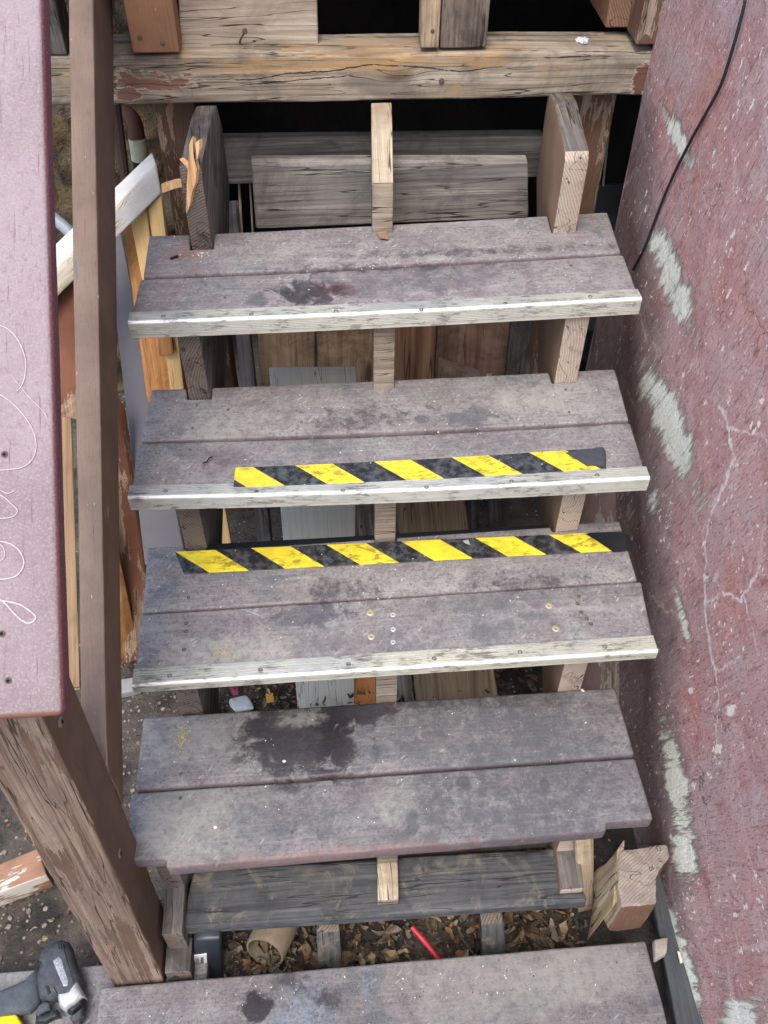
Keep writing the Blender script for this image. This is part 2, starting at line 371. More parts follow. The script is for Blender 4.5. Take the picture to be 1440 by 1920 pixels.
def m_plain(name, c, rough=.5, metal=0, var=.25, sc=30, bump=.0004, spec=.4, **kw):
    t = NT(name); P = t.pos(); n = t.noi(P, sc, 5, .65); f = t.noi(P, sc*9, 3, .7)
    col = t.mix(t.ss(n, .3, .7), tuple(x*(1-var) for x in c[:3])+(1,), c); col = t.mix(t.ss(f, .5, .8, 0, .25), col, tuple(x*.45 for x in c[:3])+(1,))
    return t.end(col, rough, t.bump(f, bump, .7), metal, spec, **kw)
def m_alu(name, yellowing):
    t = NT(name); P = t.pos(); x, y, z = t.sep(t.nrm())
    n = t.noi(P, 9, 5, .7, .4); f = t.noi(t.mul(P, 30, 110, 110), 1, 5, .75); st = t.noi(t.mul(P, 5, 700, 700), 1, 3, .6)
    col = t.mix(t.ss(n, .35, .65), lin(158, 165, 170), lin(194, 199, 202))
    col = t.mix(t.ss(t.noi(P, 4, 3, .5), .4, .62, 0, yellowing), col, lin(212, 210, 178))
    col = t.mix(t.ss(st, .54, .62, 0, .35), col, lin(118, 122, 124))
    fr = t.ss(z, .6, .2); col = t.mix(t.ma('MULTIPLY', fr, .75), col, lin(198, 197, 182)); ed = t.ma('MULTIPLY', t.ss(y, -.12, -.3), t.ss(z, .25, .5)); col = t.mix(t.ma('MULTIPLY', ed, .85), col, lin(244, 244, 240))  # the near-white line along the front edge is a painted highlight
    gd = t.ss(f, .49, .60); gm = t.ss(t.noi(P, 13, 4, .7), .38, .58)
    col = t.mix(t.ma('MULTIPLY', t.ma('MULTIPLY', gd, gm), .6), col, lin(58, 56, 50))
    return t.end(col, .5, t.bump(f, .0006, .6), .25, .5)
def m_tape(name, start, period, width, slant, L):
    t = NT(name); U = t.uv(); x, y, _ = t.sep(U); P = t.pos()
    # y=0 front edge, y=1 back edge
    ph = t.ma('SUBTRACT', x, t.ma('ADD', start, t.ma('MULTIPLY', t.ma('SUBTRACT', 1, y), slant)))
    ph = t.ma('ADD', ph, t.ma('MULTIPLY', t.ma('SUBTRACT', t.noi(P, 60, 2), .5), .002))
    fr = t.ma('FRACT', t.ma('DIVIDE', t.ma('ADD', ph, period*20), period)); yel = t.ss(fr, width/period+.004, width/period-.004)
    w = t.noi(t.mul(P, 30, 70, 30), 1, 5, .75); g = t.ma('MULTIPLY', t.ss(w, .48, .60), t.ss(t.noi(P, 9, 3), .36, .56))
    blk = t.mix(t.ss(t.noi(P, 60, 5, .75), .40, .66, 0, .6), lin(32, 34, 38), lin(104, 108, 112))
    yl = t.mix(t.ss(t.noi(P, 20, 3), .3, .7), lin(238, 220, 60), lin(218, 198, 58))
    yl = t.mix(t.ma('MULTIPLY', g, .75), yl, lin(120, 104, 52))
    yl = t.mix(t.ss(t.noi(P, 240, 3, .7), .58, .7, 0, .5), yl, lin(150, 130, 60))
    col = t.mix(yel, blk, yl)
    sp_ = t.vor(P, 130); col = t.mix(t.ma('MULTIPLY', t.ss(sp_.outputs['Distance'], .2, .1), t.ss(t.sep(sp_.outputs['Color'])[0], .93, .95)), col, lin(200, 200, 200))
    wr = t.noi(t.mul(P, 25, 90, 1), 1, 3, .5)
    return t.end(col, .42, t.bump(t.ma('ADD', wr, t.ma('MULTIPLY', w, .4)), .0012, .8), 0, .5)

GREY = [lin(62, 58, 56), lin(112, 106, 100), lin(150, 145, 136), lin(178, 172, 160)]
GREYD = [lin(50, 47, 46), lin(88, 84, 82), lin(116, 112, 108), lin(140, 136, 130)]
BLUEG = [lin(42, 42, 44), lin(70, 72, 74), lin(92, 94, 96), lin(120, 120, 118)]
BROWNW = [lin(96, 76, 60), lin(146, 122, 100), lin(180, 156, 130), lin(204, 184, 158)]
TAN = [lin(112, 94, 76), lin(160, 142, 118), lin(192, 174, 148), lin(214, 200, 178)]
YEL = [lin(172, 132, 84), lin(202, 166, 112), lin(220, 188, 134), lin(230, 204, 156)]
PBROWN = lin(124, 82, 62); PBR2 = lin(148, 110, 84); PDARK = lin(98, 70, 62); PMAU = lin(118, 84, 84)
WGREY = m_wood('grey_timber', GREY, crack=.7, dirt=lin(70, 66, 62))
WGREYD = m_wood('dark_grey_timber', GREYD, crack=.6, dirt=lin(46, 44, 46), knots=.3)
WBLUE = m_wood('blue_grey_timber', BLUEG, crack=.5, dirt=lin(50, 52, 58), moss=lin(128, 122, 108), knots=.5)
WTAN = m_wood('tan_timber', TAN, crack=.4, dirt=lin(110, 90, 66))
WYEL = m_wood('yellow_pine', YEL, crack=.1, knots=.3, contrast=.6)
WORA = m_wood('orange_pine', [lin(122, 80, 48), lin(158, 108, 66), lin(182, 134, 86), lin(198, 154, 106)], crack=.2, dirt=lin(110, 70, 40))
WBRN = m_wood('brown_timber', BROWNW, crack=.4, scale=.5, knots=.8, dirt=lin(66, 48, 38))
WBEAM = m_wood('beam_timber', [lin(74, 66, 58), lin(132, 120, 104), lin(172, 162, 146), lin(204, 194, 178)], crack=1.0, dirt=lin(98, 90, 82), moss=lin(158, 136, 104), knots=1, splits=[([at(*p, 'Y', .48) for p in ((400, 145), (470, 150), (540, 138), (620, 133), (700, 122), (780, 125), (860, 135), (960, 122), (1010, 108), (1100, 106), (1215, 108))], .0016), ([at(*p, 'Y', .48) for p in ((215, 168), (300, 172), (400, 166), (500, 155), (600, 146), (650, 143))], .0013), ([at(*p, 'Y', .48) for p in ((1060, 168), (1140, 160), (1220, 154))], .0012)], patches=[(at(660, 118, 'Y', .48), (.20, .06, .020), lin(178, 140, 92)), (at(860, 112, 'Y', .48), (.10, .06, .014), lin(168, 136, 90)), (at(285, 152, 'Y', .48), (.075, .06, .022), lin(132, 100, 84)), (at(1212, 140, 'Y', .48), (.024, .06, .028), lin(110, 80, 68)), (at(240, 175, 'Y', .48), (.03, .06, .012), lin(132, 100, 84))])
WBEAMT = WBEAM
PBRW = m_wood('brown_painted_timber', GREY, paint=(PBR2, .74), crack=.5, specks=1)
PBRD = m_wood('dark_brown_painted_timber', GREY, paint=(lin(128, 92, 78), .95), crack=.25, specks=.9)
PBRM = m_wood('worn_brown_painted_timber', [lin(84, 72, 60), lin(134, 118, 100), lin(168, 152, 132), lin(186, 172, 152)], paint=(lin(118, 90, 74), .50), crack=.8, dirt=lin(98, 84, 70), specks=.3)
PPOST = m_wood('peeling_post_timber', [lin(84, 68, 58), lin(118, 98, 84), lin(140, 122, 108), lin(158, 142, 126)], paint=(lin(108, 86, 74), .40), crack=.6, dirt=lin(104, 92, 84), specks=.2, peel=(3, 60), contrast=1.3)
PREDB = m_wood('red_brown_timber', BROWNW, paint=(lin(122, 82, 64), .5), crack=.5, dirt=lin(70, 48, 40))
PGREYP = m_plain('grey_painted_panel', lin(98, 97, 103), .7, var=.1, sc=5)
PWHITE = m_wood('cream_painted_timber', [lin(214, 202, 176), lin(230, 222, 200), lin(236, 230, 212)], paint=(lin(238, 236, 230), .6), crack=.3)
PBW = m_wood('brown_white_painted_timber', [lin(170, 160, 146), lin(206, 198, 186), lin(222, 216, 206)], paint=(lin(160, 124, 100), .58), crack=.3)
EGREY = m_end('grey_end_grain', lin(150, 138, 124), lin(84, 76, 70)); EDARK = m_end('dark_end_grain', lin(136, 124, 114), lin(78, 70, 64))
ETAN = m_end('tan_end_grain', lin(190, 172, 154), lin(138, 118, 104)); EBRN = m_end('brown_end_grain', lin(160, 130, 106), lin(96, 70, 54))
EMAU = m_end('painted_end_grain', lin(170, 162, 150), lin(132, 122, 112), (lin(140, 128, 122), .55))
STEEL = m_plain('dull_steel', lin(150, 148, 144), .45, .7, sc=200); BRASS = m_plain('pale_brass', lin(214, 204, 160), .4, .5, sc=200); ZINC = m_plain('bright_zinc', lin(224, 226, 226), .35, .5, sc=200)
HOLE = m_plain('dark_hole', lin(30, 26, 28), .9)

# ------------------------------------------------------------ the ground
def m_ground():
    t = NT('dirt_ground'); P = t.pos(); a = t.noi(P, 6, 6, .65); b = t.noi(P, 70, 5, .75); v = t.vor(P, 70)
    c = t.mix(t.ss(a, .35, .65), lin(62, 60, 60), lin(112, 104, 96)); c = t.mix(t.ss(b, .5, .7, 0, .5), c, lin(36, 34, 34))
    c = t.mix(t.ma('MULTIPLY', t.ss(v.outputs['Distance'], .3, .12), t.ss(t.sep(v.outputs['Color'])[0], .84, .88)), c, lin(168, 158, 144))
    return t.end(c, .95, t.bump(t.ma('ADD', t.ma('MULTIPLY', b, 1.2), a), .012, .9), spec=.15)
GZ = -1.1
bm = bmesh.new(); N = 90
def gh(x, y): return GZ+.012*noise.noise(Vector((x*5, y*5, 0)))+.004*noise.noise(Vector((x*24, y*24, 3)))
gv = []
gx = [-60, -20, -6] + [-2.4+i*.05 for i in range(N)] + [2.6, 8, 25, 60]; gy = [-60, -20, -6] + [-2.2+i*.05 for i in range(N)] + [3, 8, 25, 60]
for y in gy: gv.append([bm.verts.new((x, y, gh(x, y))) for x in gx])
for j in range(len(gy)-1):
    for i in range(len(gx)-1): bm.faces.new((gv[j][i], gv[j][i+1], gv[j+1][i+1], gv[j+1][i]))
obj('ground', bm, m_ground(), kind='structure')

# ------------------------------------------------------------ the plaster wall on the right
def m_wall():
    t = NT('old_red_plaster'); P = t.pos(); x, y, z = t.sep(P)
    s = t.ma('SUBTRACT', z, t.ma('MULTIPLY', y, .8))         # height over the pitch of the stairs
    big = t.noi(P, 3.5, 5, .6, .3); mid = t.noi(P, 14, 6, .7, .6)
    # brushed streaks, steeply slanting
    r = t.n('VectorRotate', {'Vector': P, 'Angle': -.35}, rotation_type='X_AXIS').outputs[0]
    st = t.noi(t.mul(r, 60, 110, 16), 1, 4, .65); fine = t.noi(P, 160, 3, .7)
    col = t.ramp(mid, (.28, lin(154, 112, 114)), (.45, lin(178, 140, 142)), (.6, lin(190, 158, 160)), (.8, lin(202, 176, 178)))
    col = t.mix(t.ss(big, .42, .66, 0, .6), col, lin(184, 122, 112))
    col = t.mix(t.ss(t.noi(t.vm('ADD', P, (2, 8, 3)), 6, 4, .6), .46, .66, 0, .55), col, lin(182, 160, 166))
    dk = t.noi(t.mul(r, 220, 330, 60), 1, 4, .7); col = t.mix(t.ss(dk, .54, .64, 0, .65), col, lin(104, 66, 66)); lt = t.noi(t.vm('ADD', t.mul(r, 200, 260, 70), (5, 5, 5)), 1, 4, .7); col = t.mix(t.ss(lt, .55, .66, 0, .5), col, lin(190, 168, 174))
    col = t.mix(t.ss(st, .56, .70, 0, .55), col, lin(118, 70, 64)); col = t.mix(t.ss(fine, .52, .72, 0, .3), col, lin(96, 64, 68))
    # grey-blue grime and painted-in shade close to the steps and below their pitch
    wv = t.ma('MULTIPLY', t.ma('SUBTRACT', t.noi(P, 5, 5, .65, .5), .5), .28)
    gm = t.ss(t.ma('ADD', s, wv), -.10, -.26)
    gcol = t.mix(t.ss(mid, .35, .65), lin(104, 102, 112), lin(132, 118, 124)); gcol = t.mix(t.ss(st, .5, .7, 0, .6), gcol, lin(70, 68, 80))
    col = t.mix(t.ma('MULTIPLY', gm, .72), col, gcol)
    # bare plaster where passing shoes and boards have worn the paint
    w2 = t.ma('ADD', t.ma('MULTIPLY', t.ma('SUBTRACT', t.noi(t.mul(r, 60, 52, 13), 1, 7, .8, .4), .5), .55), t.ma('MULTIPLY', t.ma('SUBTRACT', t.noi(t.vm('ADD', P, (1.3, .2, .4)), 5.5, 2, .5), .5), .26))
    band = None
    for (u, v, du, dv, k, am) in WORN:
        c = at(u, v, 'X', .565); A = at(u+du, v, 'X', .565)-c; B = at(u+k*dv, v+dv, 'X', .565)-c; D = A.y*B.z-A.z*B.y
        yy = t.ma('SUBTRACT', y, c.y); zz = t.ma('SUBTRACT', z, c.z)
        al = t.ma('ADD', t.ma('MULTIPLY', yy, B.z/D), t.ma('MULTIPLY', zz, -B.y/D)); ac = t.ma('ADD', t.ma('MULTIPLY', yy, -A.z/D), t.ma('MULTIPLY', zz, A.y/D))
        d = t.ma('SQRT', t.ma('ADD', t.ma('MULTIPLY', al, al), t.ma('MULTIPLY', ac, ac)))
        m = t.ma('MULTIPLY', t.ss(d, 2.0, .2), am)
        band = m if band is None else t.ma('MAXIMUM', band, m)
    w3 = t.ma('ADD', t.ma('MULTIPLY', t.noi(t.mul(r, 60, 70, 9), 1, 6, .72), .6), t.ma('MULTIPLY', t.noi(t.mul(r, 20, 20, 5), 1, 4, .6, .5), .55))
    band = t.ss(t.ma('ADD', band, t.ma('MULTIPLY', t.ma('SUBTRACT', w3, .57), 2.6)), .42, .80)
    col = t.mix(t.ma('MULTIPLY', band, .92), col, t.mix(t.ss(fine, .4, .7), lin(234, 236, 228), lin(204, 208, 202)))
    # flakes: little slanting lozenges of missing paint
    for sc, th, k in ((46, .87, 9), (90, .86, 2), (26, .94, 15), (130, .88, 21)):
        q = t.vm('ADD', t.mul(r, 1, 1.5, .62), (k, k, k)); wq = t.vm('ADD', q, t.vm('MULTIPLY', t.noi(P, 75, 4, .7, col=True), (.035, .035, .035)))
        v = t.vor(wq, sc); f = t.ma('MULTIPLY', t.ss(v.outputs['Distance'], t.ma('MULTIPLY', t.sep(v.outputs['Color'])[1], .42), t.ma('MULTIPLY', t.sep(v.outputs['Color'])[1], .34)), t.ss(t.sep(v.outputs['Color'])[0], th, th+.01))
        col = t.mix(f, col, lin(226, 214, 208))
    # hairline cracks
    wp = t.vm('ADD', P, t.vm('MULTIPLY', t.noi(P, 9, 4, .6, col=True), (.12, .12, .12)))
    v = t.vor(wp, 3.6, 'DISTANCE_TO_EDGE'); cr = t.ma('MULTIPLY', t.ss(v.outputs['Distance'], .018, .004), t.ss(t.noi(P, 4, 2), .46, .56))
    col = t.mix(t.ma('MULTIPLY', cr, .25), col, lin(214, 206, 206))
    v2 = t.vor(t.vm('ADD', wp, (4, 4, 4)), 5, 'DISTANCE_TO_EDGE'); cd_ = t.ma('MULTIPLY', t.ss(v2.outputs['Distance'], .008, .002), t.ss(t.noi(P, 3, 2), .54, .6))
    col = t.mix(t.ma('MULTIPLY', cd_, .6), col, lin(80, 56, 58))
    WP = t.vm('ADD', P, t.vm('MULTIPLY', t.vm('SUBTRACT', t.noi(P, 22, 4, .7, col=True), (.5, .5, .5)), (0, .045, .045)))
    ln = None
    for pl, w_ in CRACKS:
        m = t.line(WP, [at(u, v, 'X', .562) for u, v in pl], w_, .8); ln = m if ln is None else t.ma('MAXIMUM', ln, m)
    ln = t.ma('MULTIPLY', ln, t.ss(t.noi(P, 40, 5, .75), .36, .56, .12, 1)); col = t.mix(t.ma('MULTIPLY', ln, .85), col, lin(222, 212, 214))
    h = t.ma('ADD', t.ma('MULTIPLY', mid, .8), t.ma('ADD', t.ma('MULTIPLY', st, .5), t.ma('ADD', t.ma('MULTIPLY', fine, .25), t.ma('MULTIPLY', band, -.8))))
    col = t.mix(1, col, (1.13, 1.13, 1.04, 1), 'MULTIPLY')
    return t.end(col, .85, t.bump(h, .006, .9), spec=.25)
CRACKS = [([(1345, 762), (1363, 778), (1370, 833), (1376, 858), (1370, 883), (1348, 928), (1329, 978), (1320, 1013), (1322, 1150), (1334, 1220), (1343, 1257), (1350, 1313), (1343, 1370), (1350, 1426), (1360, 1487)], .0060), ([(1343, 1257), (1390, 1233)], .0045),
          ([(1320, 1130), (1357, 1115), (1390, 1125), (1395, 1111), (1430, 1065)], .0050), ([(1395, 1115), (1414, 1187), (1426, 1230)], .0045), ([(1330, 1593), (1353, 1650), (1370, 1710), (1397, 1753)], .0060), ([(1370, 800), (1400, 815), (1430, 812), (1436, 835)], .004),
          ([(1249, 74), (1257, 97), (1251, 129), (1259, 177)], .0060), ([(1427, 1553), (1420, 1567), (1425, 1637), (1412, 1632)], .004), ([(1310, 318), (1330, 360), (1338, 395), (1360, 430)], .0035), ([(1440, 1690), (1410, 1760)], .003)]
WORN = [(1240, 222, 9, 45, .3, .7), (1266, 268, 16, 44, .3, .9), (1254, 525, 26, 92, .36, 1), (1257, 795, 30, 115, .34, 1), (1235, 945, 13, 32, 0, .6), (1284, 1150, 7, 62, .25, .7),
        (1262, 1370, 13, 50, .2, .6), (1290, 1490, 18, 120, .18, .9), (1300, 1600, 22, 50, .1, .9), (1296, 1800, 16, 150, .32, .95), (1330, 1080, 10, 90, .2, .42), (1330, 1500, 14, 120, .2, .42), (1180, 950, 16, 40, 0, .5), (1402, 1905, 50, 34, -.4, 1), (1368, 1830, 22, 16, .3, .5)]
YW1 = .485
def wallx(y, z):
    f = .553+.027*(y+.95)/1.43
    f += .006*noise.noise(Vector((y*2.5, z*2.5, 0)))+.0015*noise.noise(Vector((y*14, z*14, 4)))
    s = z-.8*y
    return f-.016*math.exp(-((s+.33)/.16)**2)*(1 if y < .2 else max(0, 1-(y-.2)*4))
bm = bmesh.new(); rows = []
ys = [-3+i*.03 for i in range(int((YW1+3)/.03)+1)]+[YW1]; zs = [GZ-.05+i*.03 for i in range(90)]
for yy in ys: rows.append([bm.verts.new((wallx(yy, zz)+(.004*abs(noise.noise(Vector((0, 3, zz*20)))) if yy == YW1 else 0), yy+(.006*noise.noise(Vector((0, 0, zz*15))) if yy == YW1 else 0), zz)) for zz in zs])
back = [[bm.verts.new((.95, yy, zz)) for zz in (zs[0], zs[-1])] for yy in (ys[0], ys[-1])]
for i in range(len(ys)-1):
    for j in range(len(zs)-1): bm.faces.new((rows[i][j], rows[i+1][j], rows[i+1][j+1], rows[i][j+1]))
for i, (r_, b_) in enumerate(((rows[0], back[0]), (rows[-1], back[1]))): bm.faces.new(r_+[b_[1], b_[0]])
bm.faces.new([r[-1] for r in rows]+[back[1][1], back[0][1]]); bm.faces.new((back[0][0], back[0][1], back[1][1], back[1][0]))
bmesh.ops.triangulate(bm, faces=[f for f in bm.faces if len(f.verts) > 4])
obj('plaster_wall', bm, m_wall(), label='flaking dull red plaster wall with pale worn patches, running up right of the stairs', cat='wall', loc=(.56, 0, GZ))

# ------------------------------------------------------------ the staircase
stair = thing('staircase', 'open weathered wooden stair flight with mauve-grey treads and missing top and bottom steps', 'stairs', (0, -.74, GZ))
R1, G1 = .1993, .2476
ZT = [0, -.1993, -.3986, -.5979]
def skew(k): return -.022*k
# stains per tread
SPA = [sp(575, 548, 0, 60, 26, 'wet'), sp(700, 530, 0, 150, 36, 'blue', 2.2), sp(845, 520, 0, 90, 26, 'blue', 2.2), sp(480, 560, 0, 22, 16, 'blot', 1.2), sp(630, 540, 0, 40, 18, 'red', 1.2), sp(355, 475, 0, 34, 16, 'rust', 2), sp(900, 470, 0, 260, 10, 'dark', 2.4), sp(700, 500, 0, 200, 8, 'dark', 2)]
SPB = [sp(790, 783, ZT[1], 16, 10, 'blot', .5), sp(870, 780, ZT[1], 60, 22, 'blot', 2), sp(600, 835, ZT[1], 70, 20, 'blue'), sp(925, 825, ZT[1], 90, 18, 'blue'), sp(440, 862, ZT[1], 40, 9, 'dark', 2), sp(660, 780, ZT[1], 90, 20, 'dark', 2.6), sp(400, 810, ZT[1], 50, 25, 'grey'), sp(1010, 740, ZT[1], 100, 24, 'grey', 2)]
SPC = [sp(640, 1110, ZT[2], 60, 26, 'dark', 2.6), sp(920, 1150, ZT[2], 110, 40, 'blue', 1.6), sp(600, 1200, ZT[2], 55, 34, 'blue', 1.6), sp(580, 1150, ZT[2], 60, 20, 'blot', 2), sp(430, 1230, ZT[2], 110, 30, 'grey', 2), sp(1000, 1090, ZT[2], 90, 14, 'dark', 2.6), sp(720, 1210, ZT[2], 60, 22, 'blue', 2)]
SPD = [sp(555, 1375, ZT[3], 118, 66, 'wet', 1.2), sp(630, 1335, ZT[3], 110, 34, 'wet', 1.4), sp(640, 1400, ZT[3], 40, 44, 'wet', 1.2), sp(940, 1360, ZT[3], 240, 70, 'blue', 1.4), sp(1000, 1480, ZT[3], 220, 80, 'blue', 1.4), sp(820, 1310, ZT[3], 260, 22, 'dark', 1.2), sp(870, 1468, ZT[3], 15, 12, 'blot', .4), sp(1022, 1470, ZT[3], 11, 9, 'blot', .4), sp(772, 1540, ZT[3], 14, 22, 'blot', .8), sp(560, 1530, ZT[3], 100, 30, 'blue', 2.2), sp(900, 1530, ZT[3], 200, 50, 'blue', 1.6), sp(730, 1510, ZT[3], 40, 24, 'grey', 1.6), sp(360, 1540, ZT[3], 110, 50, 'grey', 1.4),
       sp(700, 1610, ZT[3], 330, 16, 'pink', 1.2), sp(350, 1385, ZT[3], 80, 40, 'grey', 1.4), sp(560, 1345, ZT[3], 40, 16, 'grey', 1.6)]
MT = [m_deck('tread_board_%d' % i, s, tint, d) for i, (s, tint, d) in enumerate(((SPA, (.98, 1.0, .94), .4), (SPB, (.96, 1.0, .93), .5), (SPC, (.98, 1.02, .95), .5), (SPD, (.80, .84, .80), .8)))]
TH = .036
def deckboard(P, z, mat, name, parent, seed, th=.036, bev=.005, label=None):
    return obj(name, prism([(p.x, p.y) for p in P], lambda a, b, c: Vector((a, b, c)), z-th, z, (1, 0, 0), (0, 1, 0), (0, 0, 1), bev=bev, seed=seed, step=.035, amp=.0008, end=0), [mat], parent, label)
def q(z, *uv): return [px(u, v, z) for u, v in uv]
# (seam and edges measured off the photograph; every board lies level on its own height)
z = ZT[0]
bA1 = deckboard(q(z, (279, 441), (357, 438.5), (356, 467), (400, 465), (401, 436.5), (1027, 403), (1035, 434), (1081, 431), (1074, 400.5), (1139, 397), (1165, 473), (268, 519)), z, MT[0], 'tread_board', stair, 11)
bA2 = deckboard(q(z, (263, 523), (1169, 477), (1199, 557), (244, 601)), z, MT[0], 'tread_board', stair, 12, th=.028)
z = ZT[1]
bB1 = deckboard(q(z, (284, 729), (350, 727), (351, 747), (396, 746), (396, 725), (1029, 696.5), (1036, 717), (1079, 715), (1083, 694), (1153, 691), (1180, 788), (263, 827)), z, MT[1], 'tread_board', stair, 13)
bB2 = deckboard(q(z, (261, 830), (1182, 792), (1214, 894), (244, 930)), z, MT[1], 'tread_board', stair, 14, th=.025)
z = ZT[2]
bC1 = deckboard(q(z, (276, 1026), (344, 1023), (346, 1031), (386, 1030), (385, 1021), (702, 1005), (704, 1019), (744, 1017), (744, 1002.5), (1030, 983), (1036, 996), (1072, 993), (1084, 980), (1162, 976), (1196, 1089), (266, 1149)), z, MT[2], 'tread_board', stair, 15)
bC2 = deckboard(q(z, (264, 1151.5), (1203, 1090), (1229, 1217), (251, 1281)), z, MT[2], 'tread_board', stair, 16, th=.016)
z = ZT[3]
bD1 = deckboard(q(z, (268, 1344), (1154, 1288), (1191, 1415), (252, 1481)), z, MT[3], 'tread_board', stair, 17, bev=.007)
bD2 = deckboard(q(z, (244, 1487), (1191, 1420), (1226, 1536), (1137, 1542), (1138, 1557), (311, 1628), (311, 1611), (238, 1614)), z, MT[3], 'tread_board', stair, 18, bev=.006)

# ridged aluminium nosings
def nosing(PL, PR, y, seed, parent, drop=.030, depth=.030):
    prof = []; n = 5
    t0 = .0035
    prof.append((-depth, .0008)); prof.append((-depth+.001, t0-.0008))
    for i in range(n):
        a = -depth+.003+i*(depth-.009)/n; w = (depth-.009)/n
        prof += [(a, t0), (a+w*.55, t0), (a+w*.6, t0-.0020), (a+w*.95, t0-.0020)]
    prof += [(-.0055, t0), (-.002, t0+.0004), (.0012, t0-.0012), (.0028, t0-.004)]
    m = 6; z0 = t0-.007; hh = (drop-.010)/m
    for i in range(m):
        b = z0-i*hh; prof += [(.003, b), (.003, b-hh*.55), (.0021, b-hh*.6), (.0021, b-hh*.95)]
    prof += [(.003, -drop+.001), (.0015, -drop-.001), (.0004, -drop), (.0004, .0006)]
    return obj('nosing_strip', sweep(prof, PL, PR, 40, seed, .0006), ALU[y], parent)
ALU = [m_alu('worn_aluminium_a', .35), m_alu('worn_aluminium_b', .35), m_alu('worn_aluminium_c', .5)]
nA = nosing(px(240.5, 606, 0), px(1203, 561, 0), 0, 1, bA2, .032)
nB = nosing(px(240, 934, ZT[1]), px(1218, 897, ZT[1]), 1, 2, bB2, .029)
nC = nosing(px(248, 1286, ZT[2]), px(1233, 1221, ZT[2]), 2, 3, bC2, .019, .034)
# screws
def screw(u, v, z, r, mat, parent, ring=True):
    c = px(u, v, z); bm = bmesh.new(); n = 14
    def ringv(rr, zz): return [bm.verts.new((c.x+rr*math.cos(2*PI*k/n), c.y+rr*math.sin(2*PI*k/n), z+zz)) for k in range(n)]
    A = [ringv(r, -.001), ringv(r, .0006), ringv(r*.82, .0012), ringv(r*.42, .0010), ringv(r*.30, -.0002)]
    for i in range(4):
        for k in range(n): bm.faces.new((A[i][k], A[i][(k+1) % n], A[i+1][(k+1) % n], A[i+1][k]))
    f = bm.faces.new(A[4]); f.material_index = 1
    return obj('screw', bm, [mat, HOLE], parent)
for u, v in ((306, 592), (471, 587), (630, 580), (790, 577), (948, 566), (1107, 555)): screw(u, v, .0035, .0042, STEEL, bA2)
for u, v in ((310, 919.5), (480, 917), (643, 914), (800, 908), (960, 898), (1120, 889)): screw(u, v, ZT[1]+.0035, .0042, STEEL, bB2)
for u, v in ((318, 1267), (488, 1256.5), (653, 1246), (814, 1235), (975, 1223), (1134, 1213)): screw(u, v, ZT[2]+.0035, .0045, STEEL, bC2)
for u, v in ((694, 1149), (696, 1194), (1029, 1136), (1042, 1179)): screw(u, v, ZT[2], .0068, BRASS, bC2)
for u, v in ((737, 1153), (737, 1180), (737, 1204)): screw(u, v, ZT[2], .0050, ZINC, bC2)
for u, v in ((349, 1169), (349, 1184), (345, 1218), (1085, 1118), (1083, 1132), (1100, 1160), (1108, 1170), (1090, 1148)): screw(u, v, ZT[2], .0040, m_plain('rusty_steel', lin(96, 84, 80), .8) if u == 349 and v == 1169 else bpy.data.materials['rusty_steel'], bC2)
RUST = bpy.data.materials['rusty_steel']
for u, v in ((353, 1120),): screw(u, v, ZT[2], .0035, RUST, bC1)
for u, v in ((338, 1496), (1100, 1450), (548, 1560)): screw(u, v, ZT[3], .0035, RUST, bD2)
for u, v in ((339, 1451), (364, 1331), (596, 1433)): screw(u, v, ZT[3], .0035, RUST, bD1)
for u, v in ((369, 758), (427, 767), (361, 802), (1061, 730), (1067, 772)): screw(u, v, ZT[1], .0028, RUST, bB1)
for u, v in ((356, 841),): screw(u, v, ZT[1], .0030, RUST, bB2)
for u, v in ((421, 556), (1071, 497)): screw(u, v, 0, .0028, RUST, bA2)
# warning tape, stuck on: thin, black and yellow, lifting at the ends
def tape(TL, TR, BR, BL, z, mat, parent, seed):
    c = [px(*BL, z+.0005), px(*BR, z+.0005), px(*TL, z+.0005), px(*TR, z+.0005)]; u = Vector((0, 0, .0016))
    bm = hexbox(c+[p+u for p in c], bev=.0007, step=.008, rough=.0004, seed=seed, end=0, uv='param')
    for v in bm.verts: v.co.z += .0012*max(0, noise.noise(Vector((v.co.x*14, v.co.y*30, seed))))
    return obj('warning_tape', bm, [mat], parent)
tape((441, 874), (1131, 839), (1137, 878), (437, 911), ZT[1]+.002, m_tape('tape_lower_wear', -.054, .2125, .100, .088, 1), bB2, 3)
tape((328, 1035), (1166, 997), (1180, 1032), (345, 1077), ZT[2]+.001, m_tape('tape_upper_wear', 0, .1665, .0875, .055, 1), bC1, 5)
FILM = m_plain('black_film', lin(30, 34, 40), .28, sc=12, bump=.003, spec=.6)
def ribbon(A, B, th=.0008):
    """sheet between two edges given as point lists"""
    bm = bmesh.new(); va = []; A = spline(A, 5); B = spline(B, 5)
    for off in (0, th): va.append([[bm.verts.new(p+Vector((0, 0, off))) for p in E_] for E_ in (A, [a.lerp(b, .5)+Vector((0, 0, .0015)) for a, b in zip(A, B)], B)])
    for s_ in va:
        for k in range(2):
            for i in range(len(A)-1): bm.faces.new((s_[k][i], s_[k][i+1], s_[k+1][i+1], s_[k+1][i]))
    for k in (0, 2):
        for i in range(len(A)-1): bm.faces.new((va[0][k][i], va[0][k][i+1], va[1][k][i+1], va[1][k][i]))
    return bm
zc = ZT[2]
obj('tape_end', ribbon([px(1098, 1001, zc+.004), px(1140, 998, zc+.007), px(1172, 1001, zc+.006), px(1184, 1014, zc-.002), px(1195, 1050, zc-.03)],
                       [px(1150, 1035, zc+.004), px(1168, 1034, zc+.004), px(1182, 1033, zc+.003), px(1190, 1050, zc-.012), px(1199, 1088, zc-.045)]), FILM, bC1, 'loose black end of the tape curling over the board edge')
zb = ZT[1]
